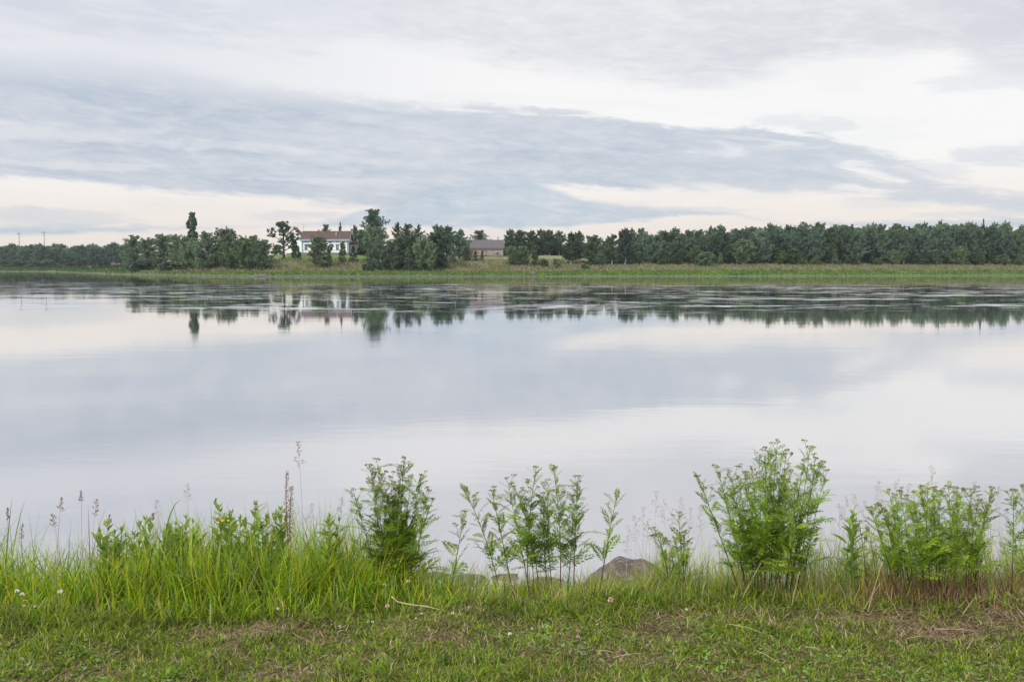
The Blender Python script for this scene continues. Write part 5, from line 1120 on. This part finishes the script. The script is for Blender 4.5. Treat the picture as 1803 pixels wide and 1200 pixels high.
for px, py, kd, s, lb in [(30, 1040, 'white_petal', 1.1, 'white clover bloom, leftmost and highest of the left corner'), (39, 1046, 'white_petal', 1.2, 'white clover bloom touching the leftmost one'), (106, 1041, 'white_petal', 1.3, 'large white clover bloom apart to the right in the corner grass'),
        (43, 1066, 'white_petal', .6, 'tiny white bloom under the leftmost clovers'), (61, 1067, 'white_petal', .6, 'tiny white bloom right of another tiny one'), (45, 1094, 'white_petal', 1.0, 'white clover bloom low in the left corner lawn'), (37, 1104, 'white_petal', 1.0, 'lowest white clover bloom in the left corner'), (130, 1100, 'white_petal', 1.2, 'white clover bloom low and rightmost of the corner group'),
        (44, 1057, 'yellow_petal', .8, 'small yellow flower under the leftmost clovers'), (74, 1089, 'yellow_petal', 1.2, 'largest yellow flower in the left corner'), (33, 1086, 'yellow_petal', .8, 'small yellow flower left of the largest one'), (3, 1094, 'yellow_petal', .9, 'yellow flower at the left picture edge'), (78, 1095, 'yellow_petal', .6, 'yellow bud just under the largest yellow flower'),
        (490, 1071, 'white_petal', .7, 'white clover bloom alone in the left grass foot'), (682, 1066, 'pink_petal', 1.2, 'pinkish clover bloom at the left end of the twig'), (719, 1023, 'pink_petal', 1.1, 'pinkish clover bloom in the grass right of the left tansy'), (677, 1028, 'pink_petal', .8, 'small pinkish bloom below the left tansy clump'), (797, 1079, 'white_petal', .9, 'white clover bloom right of the twig'),
        (826, 1068, 'pink_petal', .8, 'pink bloom above the white one right of the twig'), (742, 1080, 'white_petal', .6, 'tiny white bloom just above the twig'), (733, 1095, 'white_petal', .6, 'tiny white bloom just under the twig'), (656, 1095, 'white_petal', .7, 'white bloom left of and below the twig'), (598, 1102, 'white_petal', .6, 'white bloom at the lawn edge left of the twig'),
        (1209, 1072, 'white_petal', .7, 'white bloom at the lawn edge right of the boulder'), (1017, 1110, 'pink_petal', 1.0, 'faded pink bloom on the lawn below the middle tansy'), (1018, 1120, 'pink_petal', .9, 'faded pink bloom directly under its twin'), (898, 1115, 'white_petal', .9, 'whitish bloom on the lawn below the middle tansy'), (1075, 1055, 'pink_petal', 1.5, 'large faded pink bloom below the single leaning tansy')]:
    flower(px, py, kd, lb, s, 'small flowers in the grass')
for px, py, lb in [(384, 917, 'yellow dot flower on the left side of the tallest leafy weed'), (392, 914, 'yellow dot flower in the middle of the tallest leafy weed'), (402, 914, 'yellow dot flower on the right of the tallest leafy weed'), (386, 935, 'yellow dot flower lower on the tallest leafy weed')]:
    e = empty('yellow_flower', P(px, py, 4.92), lb, 'flower', 'yellow flowers on the tallest weed'); mb = MB()
    for k in range(12): d = Vector((math.cos(k*.52), -.6, math.sin(k*.52)))*.008; mb.add([d*.1, d+Vector((.002, 0, 0)), d-Vector((.002, 0, 0))], [(0, 1, 2)])
    mb.obj('bloom', M['yellow_petal'], e); MB().tube([(0, 0.002, 0), (0, .02, -.03), (0, .05, -.12)], .001, 4).obj('stem', M['green_stem'], e)

# ------------------------------------------------------------------ evening air
HAZE = 0.00010
if HAZE > 0:
    mb = MB().box(-4600, 4600, -310, 4600, -6, 42); hz_ = mb.obj('haze', None); m, k, out = material('evening_haze')
    pv_ = k.node('ShaderNodeVolumePrincipled'); pv_.inputs['Density'].default_value = HAZE; pv_.inputs['Color'].default_value = (.80, .88, .95, 1); pv_.inputs['Anisotropy'].default_value = .2
    k.t.links.new(pv_.outputs[0], out.inputs['Volume']); hz_.data.materials.append(m); tag(hz_, 'thin evening haze over the river', 'haze', kind='stuff')
